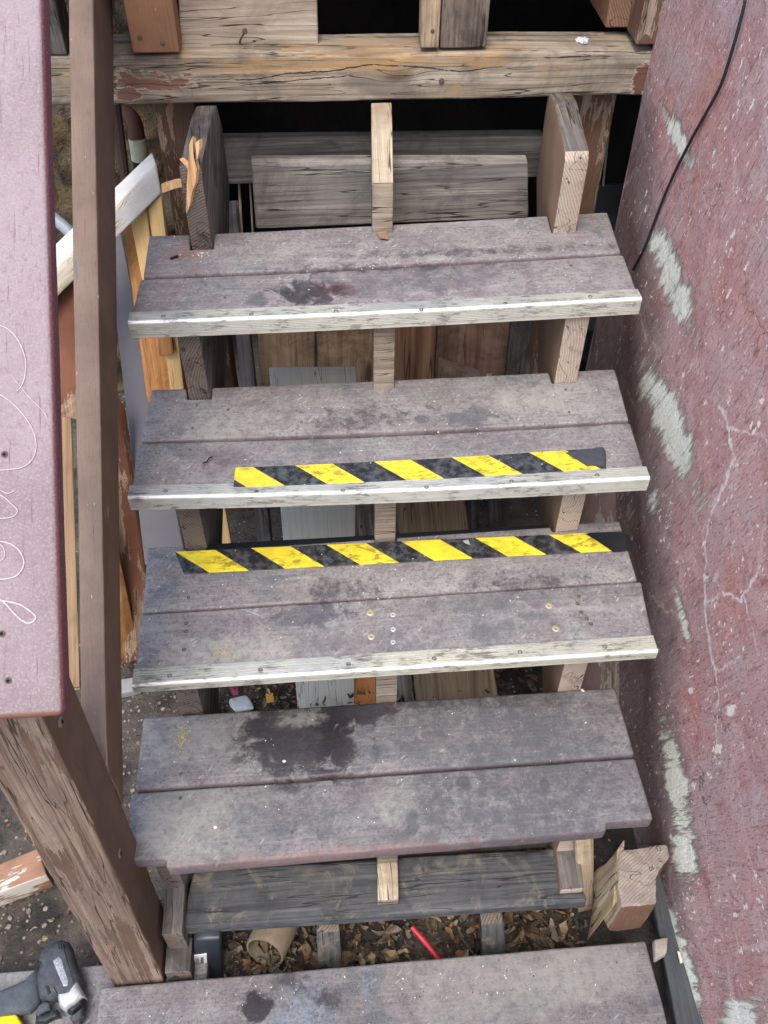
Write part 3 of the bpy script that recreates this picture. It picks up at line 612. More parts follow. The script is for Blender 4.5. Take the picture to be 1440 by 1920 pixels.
obj('tape_end', ribbon([px(1060, 846, zb+.005), px(1100, 842, zb+.007), px(1128, 837, zb+.012), px(1136, 846, zb+.009)],
                       [px(1100, 872, zb+.004), px(1118, 872, zb+.005), px(1130, 874, zb+.008), px(1137, 872, zb+.006)]), m_plain('dusty_black_tape', lin(66, 70, 76), .6, sc=90), bB2, 'dusty black tape end lifting off the board')
obj('tape_end', hexbox(slab(q(zb+.004, (1129, 866), (1138, 867), (1137, 875), (1130, 875)), (0, 0, -.003)), bev=.001, step=.01, end=0), m_plain('yellow_tape_back', lin(226, 200, 40), .5), bB2, 'yellow corner of the tape folded over')
obj('tape_underlay', hexbox(slab([px(*p, zc+.0012) for p in ((385, 1021), (1028, 984), (1030, 989), (386, 1034))], (0, 0, -.001)), bev=.0004, step=.03, end=0), FILM, bC1)

# ---- stringers: saw-toothed planks
GDIR = Vector((.09, 1, .805)).normalized()
def stringer(xw, pts, mats, name_seed, label=None, bev=.003):
    """pts: (y,z); xw(y)->(x0,x1)"""
    bm = bmesh.new()
    P = rough_poly(pts, .03, .0012, name_seed)
    A = [bm.verts.new((xw(p.x)[0], p.x, p.y)) for p in P]; B = [bm.verts.new((xw(p.x)[1], p.x, p.y)) for p in P]; n = len(P)
    bm.faces.new(A); bm.faces.new(B[::-1])
    for i in range(n): bm.faces.new((A[i], A[(i+1) % n], B[(i+1) % n], B[i]))
    bmesh.ops.recalc_face_normals(bm, faces=bm.faces)
    es = [e for e in bm.edges if len(e.link_faces) == 2 and e.calc_face_angle(0) > .5]
    bmesh.ops.bevel(bm, geom=es, offset=bev, segments=2, profile=.5, affect='EDGES', clamp_overlap=True)
    bmesh.ops.triangulate(bm, faces=[f for f in bm.faces if len(f.verts) > 4])
    g = Vector((0, 1, .805)).normalized(); s_ = Vector((0, -.627, .779)); bm.normal_update(); L = bm.loops.layers.uv.verify(); R_ = random.Random(name_seed); o = R_.uniform(0, 30)
    for f in bm.faces:
        if abs(f.normal.x) > .6:
            for l in f.loops: l[L].uv = (l.vert.co.dot(g)+o, l.vert.co.dot(s_)+o)
        elif f.normal.y < -.5:
            f.material_index = 1
            for l in f.loops: l[L].uv = (l.vert.co.x+o*.02, l.vert.co.z+o*.02)
        else:
            f.material_index = 2
            for l in f.loops: l[L].uv = (l.vert.co.y+o, l.vert.co.x+o)
    return obj('stringer', bm, mats, stair, label)
YF = [.240, .017, -.206]                       # vertical cuts above treads A, B, C
def teeth(yf, top, bot):
    P = list(bot)
    y3 = YF[2]-.2476+yf
    # going up: below D, then each tooth
    P += [(-.752+yf, -.637)]
    for k in (3, 2, 1, 0):
        zt = ZT[k]-TH
        if k < 3: P += [(YF[k]-.2476+yf+.006 if k == 0 else YF[k+1]+yf, zt)]
        P += [(YF[k-1]+yf if k else .24+yf, zt)] if k else [(YF[0]+yf, zt)]
    return P + list(top)
def teeth2(F, front, bot, top):
    """F: vertical cut positions above treads D,C,B,A"""
    P = [(front, -.636), (F[0], -.636), (F[0], ZT[2]-TH), (F[1], ZT[2]-TH), (F[1], ZT[1]-TH), (F[2], ZT[1]-TH), (F[2], ZT[0]-TH), (F[3], ZT[0]-TH)]
    return bot+P+top
low = [(.50, .04), (.30, -.20), (-.40, -.78), (-.62, -.93)]
# left
lx = lambda y: (-.470, -.431) if y < -.6 else (-.358-.0225*((.24-y)/.2476), -.317-.0215*((.24-y)/.2476))
Ptop = [(.238, .13), (.243, .165), (.41, .182), (.47, .175), (.50, .12)]
stringer(lx, teeth2((-.452, -.206, .017, .238), -.70, [(-.61, -.935), (-.786, -.935), (-.786, -.842), (-.70, -.838)], Ptop+[(.50, -.02), (.30, -.20), (-.40, -.78)]), [WGREYD, EDARK, WGREYD], 3, 'dark grey stringer with a splintered upper end')
# right
rx = lambda y: (.366-.0150*((.24-y)/.2476), .413-.0150*((.24-y)/.2476))
Ptop = [(.240, .155), (.252, .168), (.42, .185), (.50, .175)]
SIDEP = m_wood('thin_mauve_brown_paint', GREY, paint=(lin(146, 120, 100), .8), crack=.3, specks=.8)
stringer(rx, teeth2((-.452, -.206, .017, .245), -.68, [(-.61, -.93), (-.755, -.868), (-.755, -.845), (-.68, -.838)], Ptop+[(.50, -.02), (.30, -.20), (-.40, -.78)]), [SIDEP, m_end('split_end_grain', lin(198, 184, 168), lin(150, 132, 118), None, [([at(*p, 'Y', .243) for p in ((1086, 292), (1093, 312), (1087, 345), (1077, 372))], .0022), ([at(*p, 'Y', .018) for p in ((1082, 600), (1078, 640), (1066, 668))], .0014)]), m_wood('mossy_dark_timber', GREYD, crack=1, dirt=lin(62, 50, 48), moss=lin(150, 128, 92)), ], 8, 'brown painted stringer with a split pale end')
# centre
cx_ = lambda y: (.001-.014*((.26-y)/.2476), .043-.014*((.26-y)/.2476))
stringer(cx_, teeth2((-.452, -.206, .022, .268), -.68, [(-.61, -.90), (-.752, -.868), (-.752, -.842), (-.68, -.838)], [(.268, .075), (.275, .10), (.40, .165), (.47, .172), (.50, -.02), (.30, -.20), (-.40, -.78)]), [WGREY, m_wood('greyed_tan_timber', [lin(92, 84, 76), lin(136, 124, 110), lin(166, 154, 138), lin(190, 180, 164)], crack=.8, dirt=lin(110, 98, 84)), m_wood('pale_weathered_timber', [lin(112, 100, 84), lin(162, 148, 128), lin(190, 178, 156), lin(212, 202, 184)], crack=.8, dirt=lin(134, 118, 98))], 5)
# bottom sleeper that the stringers stand on
def zc2(u, v, z): return at(u, v, 'Z', z)
zs_ = -.865
c = [px(352, 1756, zs_-.03), px(1103, 1699, zs_-.03), px(345, 1655, zs_-.03), px(1063, 1600, zs_-.03)]
T4 = [px(340, 1741, zs_), px(1103, 1690, zs_), px(362, 1632, zs_), px(1063, 1588, zs_)]
F4 = [p-Vector((0, 0, .036)) for p in T4]
obj('sleeper_board', hexbox(F4+T4, bev=.006, step=.02, rough=.0015, seed=21, chips=.006), [WBLUE, EGREY], stair, 'blue-grey board across the foot of the stringers')
c = [px(372, 1628, -.90), px(1080, 1575, -.90), px(380, 1560, -.90), px(1070, 1510, -.90)]
obj('sleeper_board', hexbox([p-Vector((0, 0, .03)) for p in c]+c, bev=.004, step=.03, seed=22), [WGREYD, EDARK], stair)
# support under the left stringer
a = px(308, 1838, -.975); obj('support_block', hexbox(box8(-.475, -.425, -.83, -.765, -.985, -.925+.0), bev=.003, step=.02, rough=.001, seed=25), [WGREYD, EDARK], stair)
# splintered fresh wood on the left stringer
t_ = bmesh.new()
def splinter(P, parent, mat, name='splinter'):
    bm = bmesh.new(); c0 = sum((Vector(p) for p in P), Vector())/len(P); A = [bm.verts.new(p) for p in P]; d = Vector((.006, .008, 0))
    B = [bm.verts.new(Vector(p)*.9+c0*.1+d) for p in P]; n = len(P); bm.faces.new(A); bm.faces.new(B[::-1])
    for i in range(n): bm.faces.new((A[i], A[(i+1) % n], B[(i+1) % n], B[i]))
    bmesh.ops.triangulate(bm, faces=[f for f in bm.faces if len(f.verts) > 4])
    uvproj(bm, Vector((0, .2, 1)), Vector((1, 0, 0)), Vector((0, 1, 0)), 4, 0)
    return obj(name, bm, [mat], parent, smooth=False)
FRESH = m_wood('fresh_split_wood', [lin(196, 138, 88), lin(228, 178, 126), lin(244, 208, 160), lin(248, 222, 184)], crack=.3, knots=0)
ls = [o for o in stair.children if o.name.startswith('stringer')][0]
for P in ([(355, 270), (361, 255), (363, 292), (369, 318), (366, 345), (360, 362), (356, 384), (349, 402), (350, 350)], [(366, 268), (373, 262), (374, 280), (369, 300)]):
    splinter([at(u, v, 'Y', .232) for u, v in P], ls, FRESH)
splinter([at(302, 345, 'Y', .30), at(322, 339, 'Y', .28), at(356, 336, 'Y', .235), at(354, 348, 'Y', .235), at(330, 353, 'Y', .27), at(304, 362, 'Y', .30)], ls, FRESH)
splinter([at(336, 298, 'Y', .25), at(355, 313, 'Y', .24), at(353, 318, 'Y', .24)], ls, FRESH)

# the two upper nosed boards sag a little between the stringers
bpy.context.view_layer.update()
for brd, amt in ((bA2, .004), (bB2, .008), (bA1, .002), (bB1, .003)):
    for o in [brd]+list(brd.children_recursive):
        for v in o.data.vertices:
            x = v.co.x/.46; v.co.z -= amt*max(0, 1-x*x)
# ------------------------------------------------------------ deck frame above
deck = thing('deck_frame', 'heavy weathered beam of the deck above with blocks standing on it', 'deck', (0, .53, GZ))
YB = .48
def fy(u, v, y=YB): return at(u, v, 'Y', y)
zt_, zb_ = fy(660, 95).z, fy(660, 190).z
bl, br = fy(-40, 203), fy(1220, 180); tl, tr = fy(-40, 108), fy(1231, 98); D_ = Vector((0, .105, 0))
tl2 = Vector((tl.x, YB+.10, tl.z+.004)); tr2 = Vector((tr.x, YB+.10, tr.z+.004))
obj('beam', hexbox([bl, br, Vector((bl.x, YB+.10, bl.z)), Vector((br.x, YB+.10, br.z)), tl, tr, tl2, tr2], bev=.006, step=.012, rough=.0022, seed=31, chips=.012, warp=.003), [WBEAM, EGREY], deck)
def upblock(u0, u1, v, y, h, dy, mats, seed, name='block', label=None, chips=.005):
    a, b = at(u0, v, 'Y', y), at(u1, v, 'Y', y); z0 = (a.z+b.z)/2
    return obj(name, hexbox(box8(a.x, b.x, y, y+dy, z0, z0+h), bev=.003, step=.02, rough=.0012, seed=seed, chips=chips), mats, deck, label)
upblock(249, 338, 100, YB-.012, .26, .06, [PBRW, EBRN], 32, 'post', 'brown painted post with two screws')
obj('rail_board', hexbox([at(338, 88, 'Y', .53), at(597, 84, 'Y', .53), at(338, 84, 'Y', .57), at(597, 80, 'Y', .57), at(330, -110, 'Y', .53), at(592, -110, 'Y', .53), at(330, -110, 'Y', .57), at(592, -110, 'Y', .57)], bev=.004, step=.015, rough=.0012, seed=33, chips=.006), [m_wood('light_grey_timber', [lin(96, 84, 74), lin(160, 146, 130), lin(196, 184, 166), lin(212, 202, 186)], crack=.8, knots=1, dirt=lin(140, 126, 110)), EGREY], deck, 'pale grey board with a bent nail')
upblock(789, 823, 91, YB+.0, .26, .05, [WTAN, ETAN], 34, 'batten', 'narrow tan batten with one screw')
CRK = m_wood('cracked_mossy_timber', [lin(52, 46, 44), lin(96, 88, 80), lin(136, 126, 114), lin(168, 158, 146)], crack=1, dirt=lin(50, 42, 40), moss=lin(112, 96, 84), scale=.8)
upblock(825, 912, 90, YB+.006, .26, .10, [CRK, EDARK], 35, 'post', 'rotten cracked dark post', chips=.02)
upblock(1193, 1239, 84, YB-.005, .26, .12, [PBRM, EBRN], 36, 'post', 'brown painted corner post with peeling edge', chips=.012)
upblock(1135, 1185, 52, YB+.07, .26, .30, [PBRW, EBRN], 37, 'side_board', 'brown board running back under the deck')
upblock(60, 126, 104, YB+.0, .26, .08, [WGREYD, EDARK], 38, 'post')
# posts under the beam
def postbelow(u0, u1, v, y, dy, mats, seed, label, ztop):
    a, b = at(u0, v, 'Y', y), at(u1, v, 'Y', y)
    return obj('post', hexbox(box8(a.x, b.x, y, y+dy, GZ-.01, ztop), bev=.004, step=.03, rough=.0015, seed=seed, chips=.006), mats, deck, label)
postbelow(288, 366, 205, .535, .10, [m_wood('thin_brown_paint_timber', [lin(112, 82, 64), lin(156, 122, 96), lin(184, 152, 122)], paint=(lin(108, 84, 68), .62), crack=.7), EBRN], 41, 'worn brown post below the beam on the left', zb_)
postbelow(1078, 1156, 185, .535, .10, [PBRM, EBRN], 42, 'brown post below the beam behind the split stringer', zb_)
for i in range(9):   # deck boards above, out of the frame but shading what is below
    obj('deck_board', hexbox(box8(-.66, .9, .46+i*.145, .60+i*.145, .53, .565), bev=.004, step=.2, seed=50+i), [WGREY, EGREY], deck)
for i, x in enumerate((-.64, -.02, .42)): obj('joist', hexbox(box8(x, x+.04, .60, 1.74, .40, .528), bev=.003, step=.2, seed=60+i), [WGREYD, EDARK], deck)
# nails and screws on the deck frame
def stud(p, r, mat, parent, d=Vector((0, -1, 0)), name='screw'):
    a = tube([p-d*.002, p+d*.0012, p+d*.002], [r, r, r*.7], 12); return obj(name, a, mat, parent)
for u, v in ((262, 70), (305, 80)): stud(fy(u, v, YB-.012), .005, RUST, deck)
stud(fy(811, 58, YB), .004, RUST, deck)
stud(fy(828, 152), .006, RUST, deck)
obj('nail', tube([at(449, 80, 'Y', .531), at(452, 72, 'Y', .515), at(459, 60, 'Y', .505)], [.002, .0018, .0018], 8), RUST, deck)
obj('nail', tube([at(457, 59, 'Y', .505), at(461, 58, 'Y', .502)], [.005, .005], 8), RUST, deck)

# boards behind the upper stringers
def leaning(name, label, cat, spec, th, mats, seed, group=None, chips=.004, bev=.003, step=.03, parent=None):
    """spec: four (u,v,axis,value) corners TL,TR,BR,BL of the face that is seen"""
    Q = [at(*s_) for s_ in spec]; base = (Q[2]+Q[3])/2
    return obj(name, hexbox(slab(Q, th), bev=bev, step=step, rough=.0012, seed=seed, chips=chips), mats, parent, label, cat, group, loc=tuple(base))
Y_ = 'Y'
leaning('cross_board', 'long grey board behind the uppermost stringers, brown paint spot at its right end', 'board', ((412, 262, Y_, .60), (1020, 256, Y_, .60), (1020, 332, Y_, .60), (412, 346, Y_, .60)), (0, .035, .0), [m_wood('mid_grey_timber', [lin(70, 66, 64), lin(112, 106, 100), lin(144, 138, 128), lin(166, 160, 150)], paint=(lin(116, 74, 60), .03), crack=.3, dirt=lin(96, 90, 86), knots=.3), EGREY], 71)
leaning('cross_board', 'shorter knotty grey board in front of the long one, behind the centre stringer', 'board', ((471, 306, Y_, .50), (990, 305, Y_, .50), (991, 408, Y_, .50), (480, 430, Y_, .50)), (0, .03, .004), [m_wood('knotty_grey_timber', [lin(62, 60, 62), lin(116, 112, 108), lin(154, 150, 142), lin(182, 178, 168)], crack=.8, dirt=lin(84, 82, 84), knots=1, scale=.8), EGREY], 72, chips=.006)
# walls added in a dark colour so the space under the deck stays dark
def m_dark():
    t = NT('dark_interior'); U = t.pos(); n = t.noi(U, 8, 5, .6); return t.end(t.mix(n, lin(26, 24, 24), lin(52, 46, 42)), .9, t.bump(t.noi(U, 60, 4), .003), spec=.1)
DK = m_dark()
obj('dark_back_panel', hexbox(box8(-.55, 1.2, 1.70, 1.75, GZ, .53), bev=.004, step=.2, seed=80), DK, None, 'added dark panel closing the back of the space under the deck', 'wall', loc=(.3, 1.7, GZ))
obj('dark_side_panel', hexbox(box8(.90, .95, .49, 1.69, GZ, .53), bev=.004, step=.2, seed=81), DK, None, 'added dark panel closing the right side of the space under the deck', 'wall', loc=(.92, 1.1, GZ))
def m_stone():
    t = NT('mossy_stone'); P = t.pos(); v = t.vor(t.vm('ADD', P, t.vm('MULTIPLY', t.noi(P, 8, 3, col=True), (.1, .1, .1))), 9); n = t.noi(P, 20, 6, .7); f = t.noi(P, 90, 4, .75)
    c = t.mix(n, lin(62, 52, 42), lin(142, 122, 92)); c = t.mix(t.ss(t.sep(v.outputs['Color'])[0], .3, .7, 0, .5), c, lin(92, 90, 84)); c = t.mix(t.ss(f, .55, .68, 0, .8), c, lin(36, 32, 28))
    c = t.mix(t.ss(v.outputs['Distance'], .45, .7, 0, .6), c, lin(30, 26, 24))
    return t.end(c, .95, t.bump(t.ma('ADD', t.ma('MULTIPLY', f, .7), t.ma('SUBTRACT', 1, v.outputs['Distance'])), .02), spec=.15)
def rubble():
    bm = hexbox(box8(-1.6, -.50, 1.15, 1.45, GZ-.02, .42), bev=.03, step=.03, rough=.02, seed=85, end=0)
    for v in bm.verts: v.co.y -= .05*abs(noise.noise(v.co*9)); v.co.y -= .025*noise.noise(v.co*22)
    return bm
obj('stone_wall', rubble(), m_stone(), None, 'rough mossy stone wall beyond the handrail under the deck', 'wall', loc=(-1.0, 1.2, GZ))

# ------------------------------------------------------------ boards stored behind and under the stairs
Z_ = 'Z'; GR = 'boards stored under the stairs'
leaning('brown_board', 'dark brown upright board seen left of centre below the top tread', 'board', ((478, 560, Y_, .62), (590, 560, Y_, .62), (590, 905, Y_, .62), (503, 905, Y_, .62)), (0, .02, 0), [WBRN, EBRN], 91, GR)
leaning('brown_board', 'brown upright board just left of the centre stringer below the top tread', 'board', ((592, 560, Y_, .615), (705, 560, Y_, .615), (700, 905, Y_, .615), (603, 905, Y_, .615)), (0, .02, 0), [WBRN, EBRN], 92, GR)
leaning('brown_board', 'light brown upright board with bold grain just right of the centre stringer', 'board', ((707, 560, Y_, .61), (822, 560, Y_, .61), (800, 905, Y_, .61), (702, 905, Y_, .61)), (0, .02, 0), [m_wood('bold_grain_timber', [lin(76, 50, 36), lin(124, 92, 72), lin(160, 128, 104), lin(190, 160, 136)], crack=.5, scale=.35, knots=.3, contrast=1.4), EBRN], 93, GR)
leaning('brown_board', 'wide smooth brown upright board right of centre below the top tread', 'board', ((824, 560, Y_, .62), (962, 560, Y_, .62), (925, 905, Y_, .62), (802, 905, Y_, .62)), (0, .02, 0), [m_wood('smooth_brown_timber', [lin(96, 72, 62), lin(126, 100, 88), lin(150, 122, 110), lin(164, 138, 126)], crack=.3, scale=.4, dirt=lin(60, 46, 40)), EBRN], 94, GR)
leaning('brown_board', 'dark narrow upright board beside the right brown post', 'board', ((965, 560, Y_, .60), (1012, 560, Y_, .60), (968, 905, Y_, .60), (930, 905, Y_, .60)), (0, .02, 0), [WGREYD, EDARK], 95, GR)
leaning('grey_board', 'narrow grey board leaning behind the left stringer', 'board', ((418, 400, Y_, .50), (444, 400, Y_, .50), (522, 1150, Z_, GZ), (498, 1152, Z_, GZ)), (.004, .03, .015), [WGREYD, EGREY], 96, GR)
leaning('light_board', 'wide light grey board leaning under the second and third treads', 'board', ((505, 706, Y_, .28), (668, 704, Y_, .28), (664, 1345, Z_, GZ), (560, 1352, Z_, GZ)), (0, .022, .012), [m_wood('silver_timber', [lin(146, 146, 140), lin(178, 178, 170), lin(198, 196, 186), lin(208, 206, 196)], crack=.3, knots=.2, contrast=.6), ETAN], 97, GR)
leaning('plank', 'long grey-brown plank leaning right of the centre stringer under the treads', 'board', ((724, 760, Y_, .20), (838, 760, Y_, .20), (938, 1330, Z_, GZ), (782, 1336, Z_, GZ)), (0, .025, .012), [m_wood('grey_brown_timber', [lin(78, 62, 50), lin(124, 106, 86), lin(152, 134, 110), lin(172, 156, 132)], crack=.5, knots=.4), ETAN], 98, GR)
leaning('grey_board', 'dull grey board with a nail head between the light board and the plank', 'board', ((668, 962, Y_, .12), (736, 962, Y_, .12), (778, 1330, Z_, GZ), (714, 1335, Z_, GZ)), (0, .022, .012), [WGREY, EGREY], 99, GR)
leaning('orange_board', 'short orange pine board standing under the third tread', 'board', ((660, 1180, Y_, -.02), (716, 1178, Y_, -.02), (708, 1345, Z_, GZ+.01), (664, 1345, Z_, GZ+.01)), (0, .02, .01), [m_wood('orange_painted', [lin(176, 112, 62), lin(204, 140, 86), lin(214, 154, 100)], crack=.1, contrast=.5), EBRN], 100, GR)
leaning('wedge_offcut', 'pale wedge-cut offcut standing behind the second tread', 'offcut', ((824, 684, Y_, .30), (904, 710, Y_, .30), (904, 790, Y_, .28), (816, 790, Y_, .28)), (0, .02, .01), [WTAN, ETAN], 101)
leaning('brown_board', 'mauve-brown board with pale streaks between the right stringer and the wall', 'board', ((1092, 880, Y_, .12), (1200, 870, Y_, .12), (1176, 1330, Y_, -.28), (1084, 1335, Y_, -.28)), (0, .02, .01), [m_wood('mauve_paint_timber', GREY, paint=(lin(116, 98, 96), .5), crack=.5), EBRN], 102, GR)
leaning('yellow_strip', 'thin yellow pine strip beside the left stringer under the second tread', 'board', ((405, 900, Y_, .18), (413, 900, Y_, .18), (440, 1060, Y_, .06), (408, 1062, Y_, .06)), (0, .02, .0), [WYEL, ETAN], 103)
for i, (u0, u1, w, m_) in enumerate(((893, 912, 8, WGREYD), (925, 955, 14, WGREYD), (860, 885, 10, WGREY))):
    leaning('dark_board', ['thin dark upright board in shadow right of the plank', 'dark upright board in deep shadow near the right stringer', 'grey-brown upright board touching the plank in shadow'][i], 'board', ((u0-10, 780, Y_, .42+i*.03), (u0+w*2-6, 780, Y_, .42+i*.03), (u0+w*2-14, 1110, Y_, .30), (u0-6, 1110, Y_, .30)), (0, .02, 0), [m_, EDARK], 104+i, GR)
leaning('pale_stick', 'thin pale stick behind the grey cross boards at left', 'stick', ((446, 330, Y_, .66), (449, 330, Y_, .66), (456, 460, Y_, .58), (452, 460, Y_, .58)), (0, .006, 0), [WTAN, ETAN], 108, bev=.001)
leaning('pale_stick', 'thin grey stick beside the left end of the knotty board', 'stick', ((466, 330, Y_, .66), (470, 330, Y_, .66), (477, 460, Y_, .58), (473, 460, Y_, .58)), (0, .006, 0), [WGREY, ETAN], 109, bev=.001)
leaning('grey_sheet', 'bluish grey sheet behind the right brown post', 'sheet', ((1116, 348, Y_, .80), (1200, 346, Y_, .80), (1150, 620, Y_, .75), (1090, 620, Y_, .75)), (0, .01, 0), [m_plain('blue_grey_sheet', lin(96, 104, 112), .6, sc=6)], 110)
obj('pale_rod', tube([at(1146, 200, Y_, .74), at(1131, 348, Y_, .74)], .003, 8), m_plain('pale_rod_paint', lin(190, 190, 186), .4), None, 'thin pale rod hanging beside the right brown post', 'rod', loc=tuple(at(1131, 348, Y_, .74)))
# left: yellow wooden frame with a cream top rail, grey panel, red-brown planks
fr = thing('wooden_frame', 'leaning yellow pine frame with cream painted top rail, left of the stairs', 'frame', tuple(at(330, 1000, Y_, .1)))
F_ = [at(66, 602, Y_, .20), at(303, 364, Y_, .44), at(20, 575, Y_, .26), at(298, 345, Y_, .50), at(60, 548, Y_, .22), at(293, 302, Y_, .46), at(52, 506, Y_, .29), at(286, 284, Y_, .53)]
obj('top_rail', hexbox(F_, bev=.006, step=.02, rough=.001, seed=120, chips=.003), [PWHITE, ETAN], fr)
leaning('panel', None, None, ((229, 430, Y_, .44), (300, 362, Y_, .46), (392, 1040, Y_, .10), (318, 1040, Y_, .08)), (.005, .012, .002), [WORA, ETAN], 121, parent=fr)
leaning('stile', None, None, ((245, 424, Y_, .43), (275, 396, Y_, .44), (292, 545, Y_, .36), (270, 545, Y_, .35)), (.002, .02, .004), [WYEL, ETAN], 122, parent=fr)
leaning('stile', None, None, ((278, 392, Y_, .435), (302, 364, Y_, .445), (376, 1000, Y_, .10), (352, 1000, Y_, .09)), (.002, .02, .004), [WYEL, ETAN], 123, parent=fr)
leaning('cleat', None, None, ((287, 560, Y_, .335), (312, 560, Y_, .335), (326, 668, Y_, .275), (297, 671, Y_, .27)), (.002, .014, .004), [WORA, ETAN], 124, parent=fr, bev=.005)
leaning('grey_sheet', 'tall smooth grey painted panel leaning between the handrail and the yellow frame', 'sheet', ((196, 420, Y_, .58), (222, 420, Y_, .58), (350, 1060, Y_, .02), (272, 1060, Y_, .02)), (.002, .012, .006), [PGREYP], 125, bev=.002, chips=0)
leaning('plank', 'red-brown weathered plank leaning beside the lower left treads', 'board', ((196, 740, Y_, .20), (226, 780, Y_, .20), (296, 1225, Z_, GZ+.02), (236, 1245, Z_, GZ+.02)), (.01, .02, .01), [PREDB, EBRN], 126, GR)
leaning('plank', 'orange-brown plank behind the handrail at the lower left', 'board', ((150, 900, Y_, .05), (215, 1000, Y_, .05), (262, 1228, Z_, GZ+.01), (200, 1262, Z_, GZ+.01)), (.0, .02, .01), [WORA, EBRN], 127, GR)
leaning('plank', 'red-brown board seen in the slit between rail cap and lower rail', 'board', ((60, 480, Y_, .33), (150, 500, Y_, .33), (160, 790, Y_, .10), (104, 780, Y_, .10)), (.0, .02, .0), [PREDB, EBRN], 128, GR)
leaning('plank', 'pale orange board seen low in the slit between rail cap and lower rail', 'board', ((112, 780, Y_, .20), (134, 780, Y_, .20), (150, 1290, Z_, GZ+.01), (116, 1290, Z_, GZ+.01)), (.0, .02, .01), [m_wood('pale_orange_timber', [lin(120, 98, 76), lin(152, 126, 98), lin(176, 152, 124)], crack=.3), EBRN], 129, GR)
leaning('grey_offcut', 'short light grey offcut lying on the dark ground by the third tread', 'offcut', ((218, 1275, Z_, GZ+.03), (262, 1268, Z_, GZ+.03), (262, 1292, Z_, GZ+.03), (218, 1302, Z_, GZ+.03)), (0, 0, -.025), [m_plain('light_grey_paint', lin(150, 152, 154), .7)], 130)
obj('conduit', tube(spline([at(60, 380, Y_, .9), at(120, 425, Y_, .85), at(160, 470, Y_, .8), at(220, 512, Y_, .7), at(262, 516, Y_, .66)]), .016, 14), m_plain('grey_conduit', lin(150, 160, 168), .45, sc=9), None, 'pale grey pipe passing behind the handrail', 'pipe', loc=tuple(at(160, 470, Y_, .8)))
obj('plastic_sheet', hexbox(slab([at(234, 540, Y_, .62), at(262, 540, Y_, .62), at(310, 780, Y_, .40), at(282, 780, Y_, .40)], (0, .01, 0)), bev=.002, step=.012, rough=.008, seed=132), m_plain('blue_grey_plastic', lin(84, 100, 112), .35, sc=30, bump=.004), None, 'crinkled blue-grey plastic strip beside the yellow frame', 'plastic sheet', loc=tuple(at(296, 780, Y_, .4)))
# rusty pipe
rp = thing('drain_pipe', 'rusty brown pipe elbow with a white band, under the beam at the left', 'pipe', tuple(at(262, 360, Y_, .72)))
obj('elbow', tube(spline([at(200, 205, Y_, .80), at(232, 212, Y_, .76), at(250, 228, Y_, .72), at(257, 262, Y_, .70)]), .019, 16), m_plain('rusty_brown', lin(98, 62, 46), .7, sc=40, bump=.002), rp)
obj('band', tube([at(257, 258, Y_, .70), at(263, 298, Y_, .70)], .0205, 16), m_plain('white_band', lin(206, 202, 172), .5), rp)
obj('lower_pipe', tube([at(262, 296, Y_, .70), at(270, 345, Y_, .70)], .018, 16), HOLE, rp)
obj('iron_bar', tube([at(214, 170, Y_, .62), at(236, 345, Y_, .62)], .011, 8), m_plain('brown_iron', lin(84, 62, 52), .7, sc=40), None, 'slanting brown iron bar beside the pipe elbow', 'bar', loc=tuple(at(236, 345, Y_, .62)))

# ------------------------------------------------------------ handrail
rail = thing('stair_railing', 'brown handrail with wide mauve cap, lower rail and peeling post at the left', 'railing', (-.53, -.80, -.98))
XI = -.48; XO = XI-.10
def X(u, v, x): return at(u, v, 'X', x)
fb, ft, bt, bb = X(305, 1836, XI), X(83, 1350, XI), X(120, 1190, XI), X(302, 1745, XI)
ft = ft+(ft-fb)*.03; bb = Vector((XI, fb.y+.115, fb.z))
bt = Vector((XI, ft.y+.115, ft.z+.075))
o_ = Vector((XO-XI, 0, 0)); zf = -.976
fb.z = bb.z = zf
def m_postface():   # front face mostly bare, inner face still painted
    return [PPOST, EGREY]
P8 = [fb+o_, fb, bb+o_, bb, ft+o_, ft, bt+o_, bt]
pb = hexbox(P8, bev=.005, step=.012, rough=.0018, seed=141, chips=.012)
pb.normal_update()
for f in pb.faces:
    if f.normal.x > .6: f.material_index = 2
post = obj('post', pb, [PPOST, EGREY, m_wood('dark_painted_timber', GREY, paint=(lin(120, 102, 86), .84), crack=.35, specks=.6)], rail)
for (u, v) in ((113, 1353), (224, 1600)):
    p = X(u, v, XI); stud(p, .0085, m_plain('dusty_steel', lin(150, 138, 120), .8, .1, sc=200) if v == 1353 else bpy.data.materials['dusty_steel'], post, Vector((1, 0, 0)))
    stud(p+Vector((.002, 0, 0)), .003, HOLE, post, Vector((1, 0, 0)), 'screw_recess')
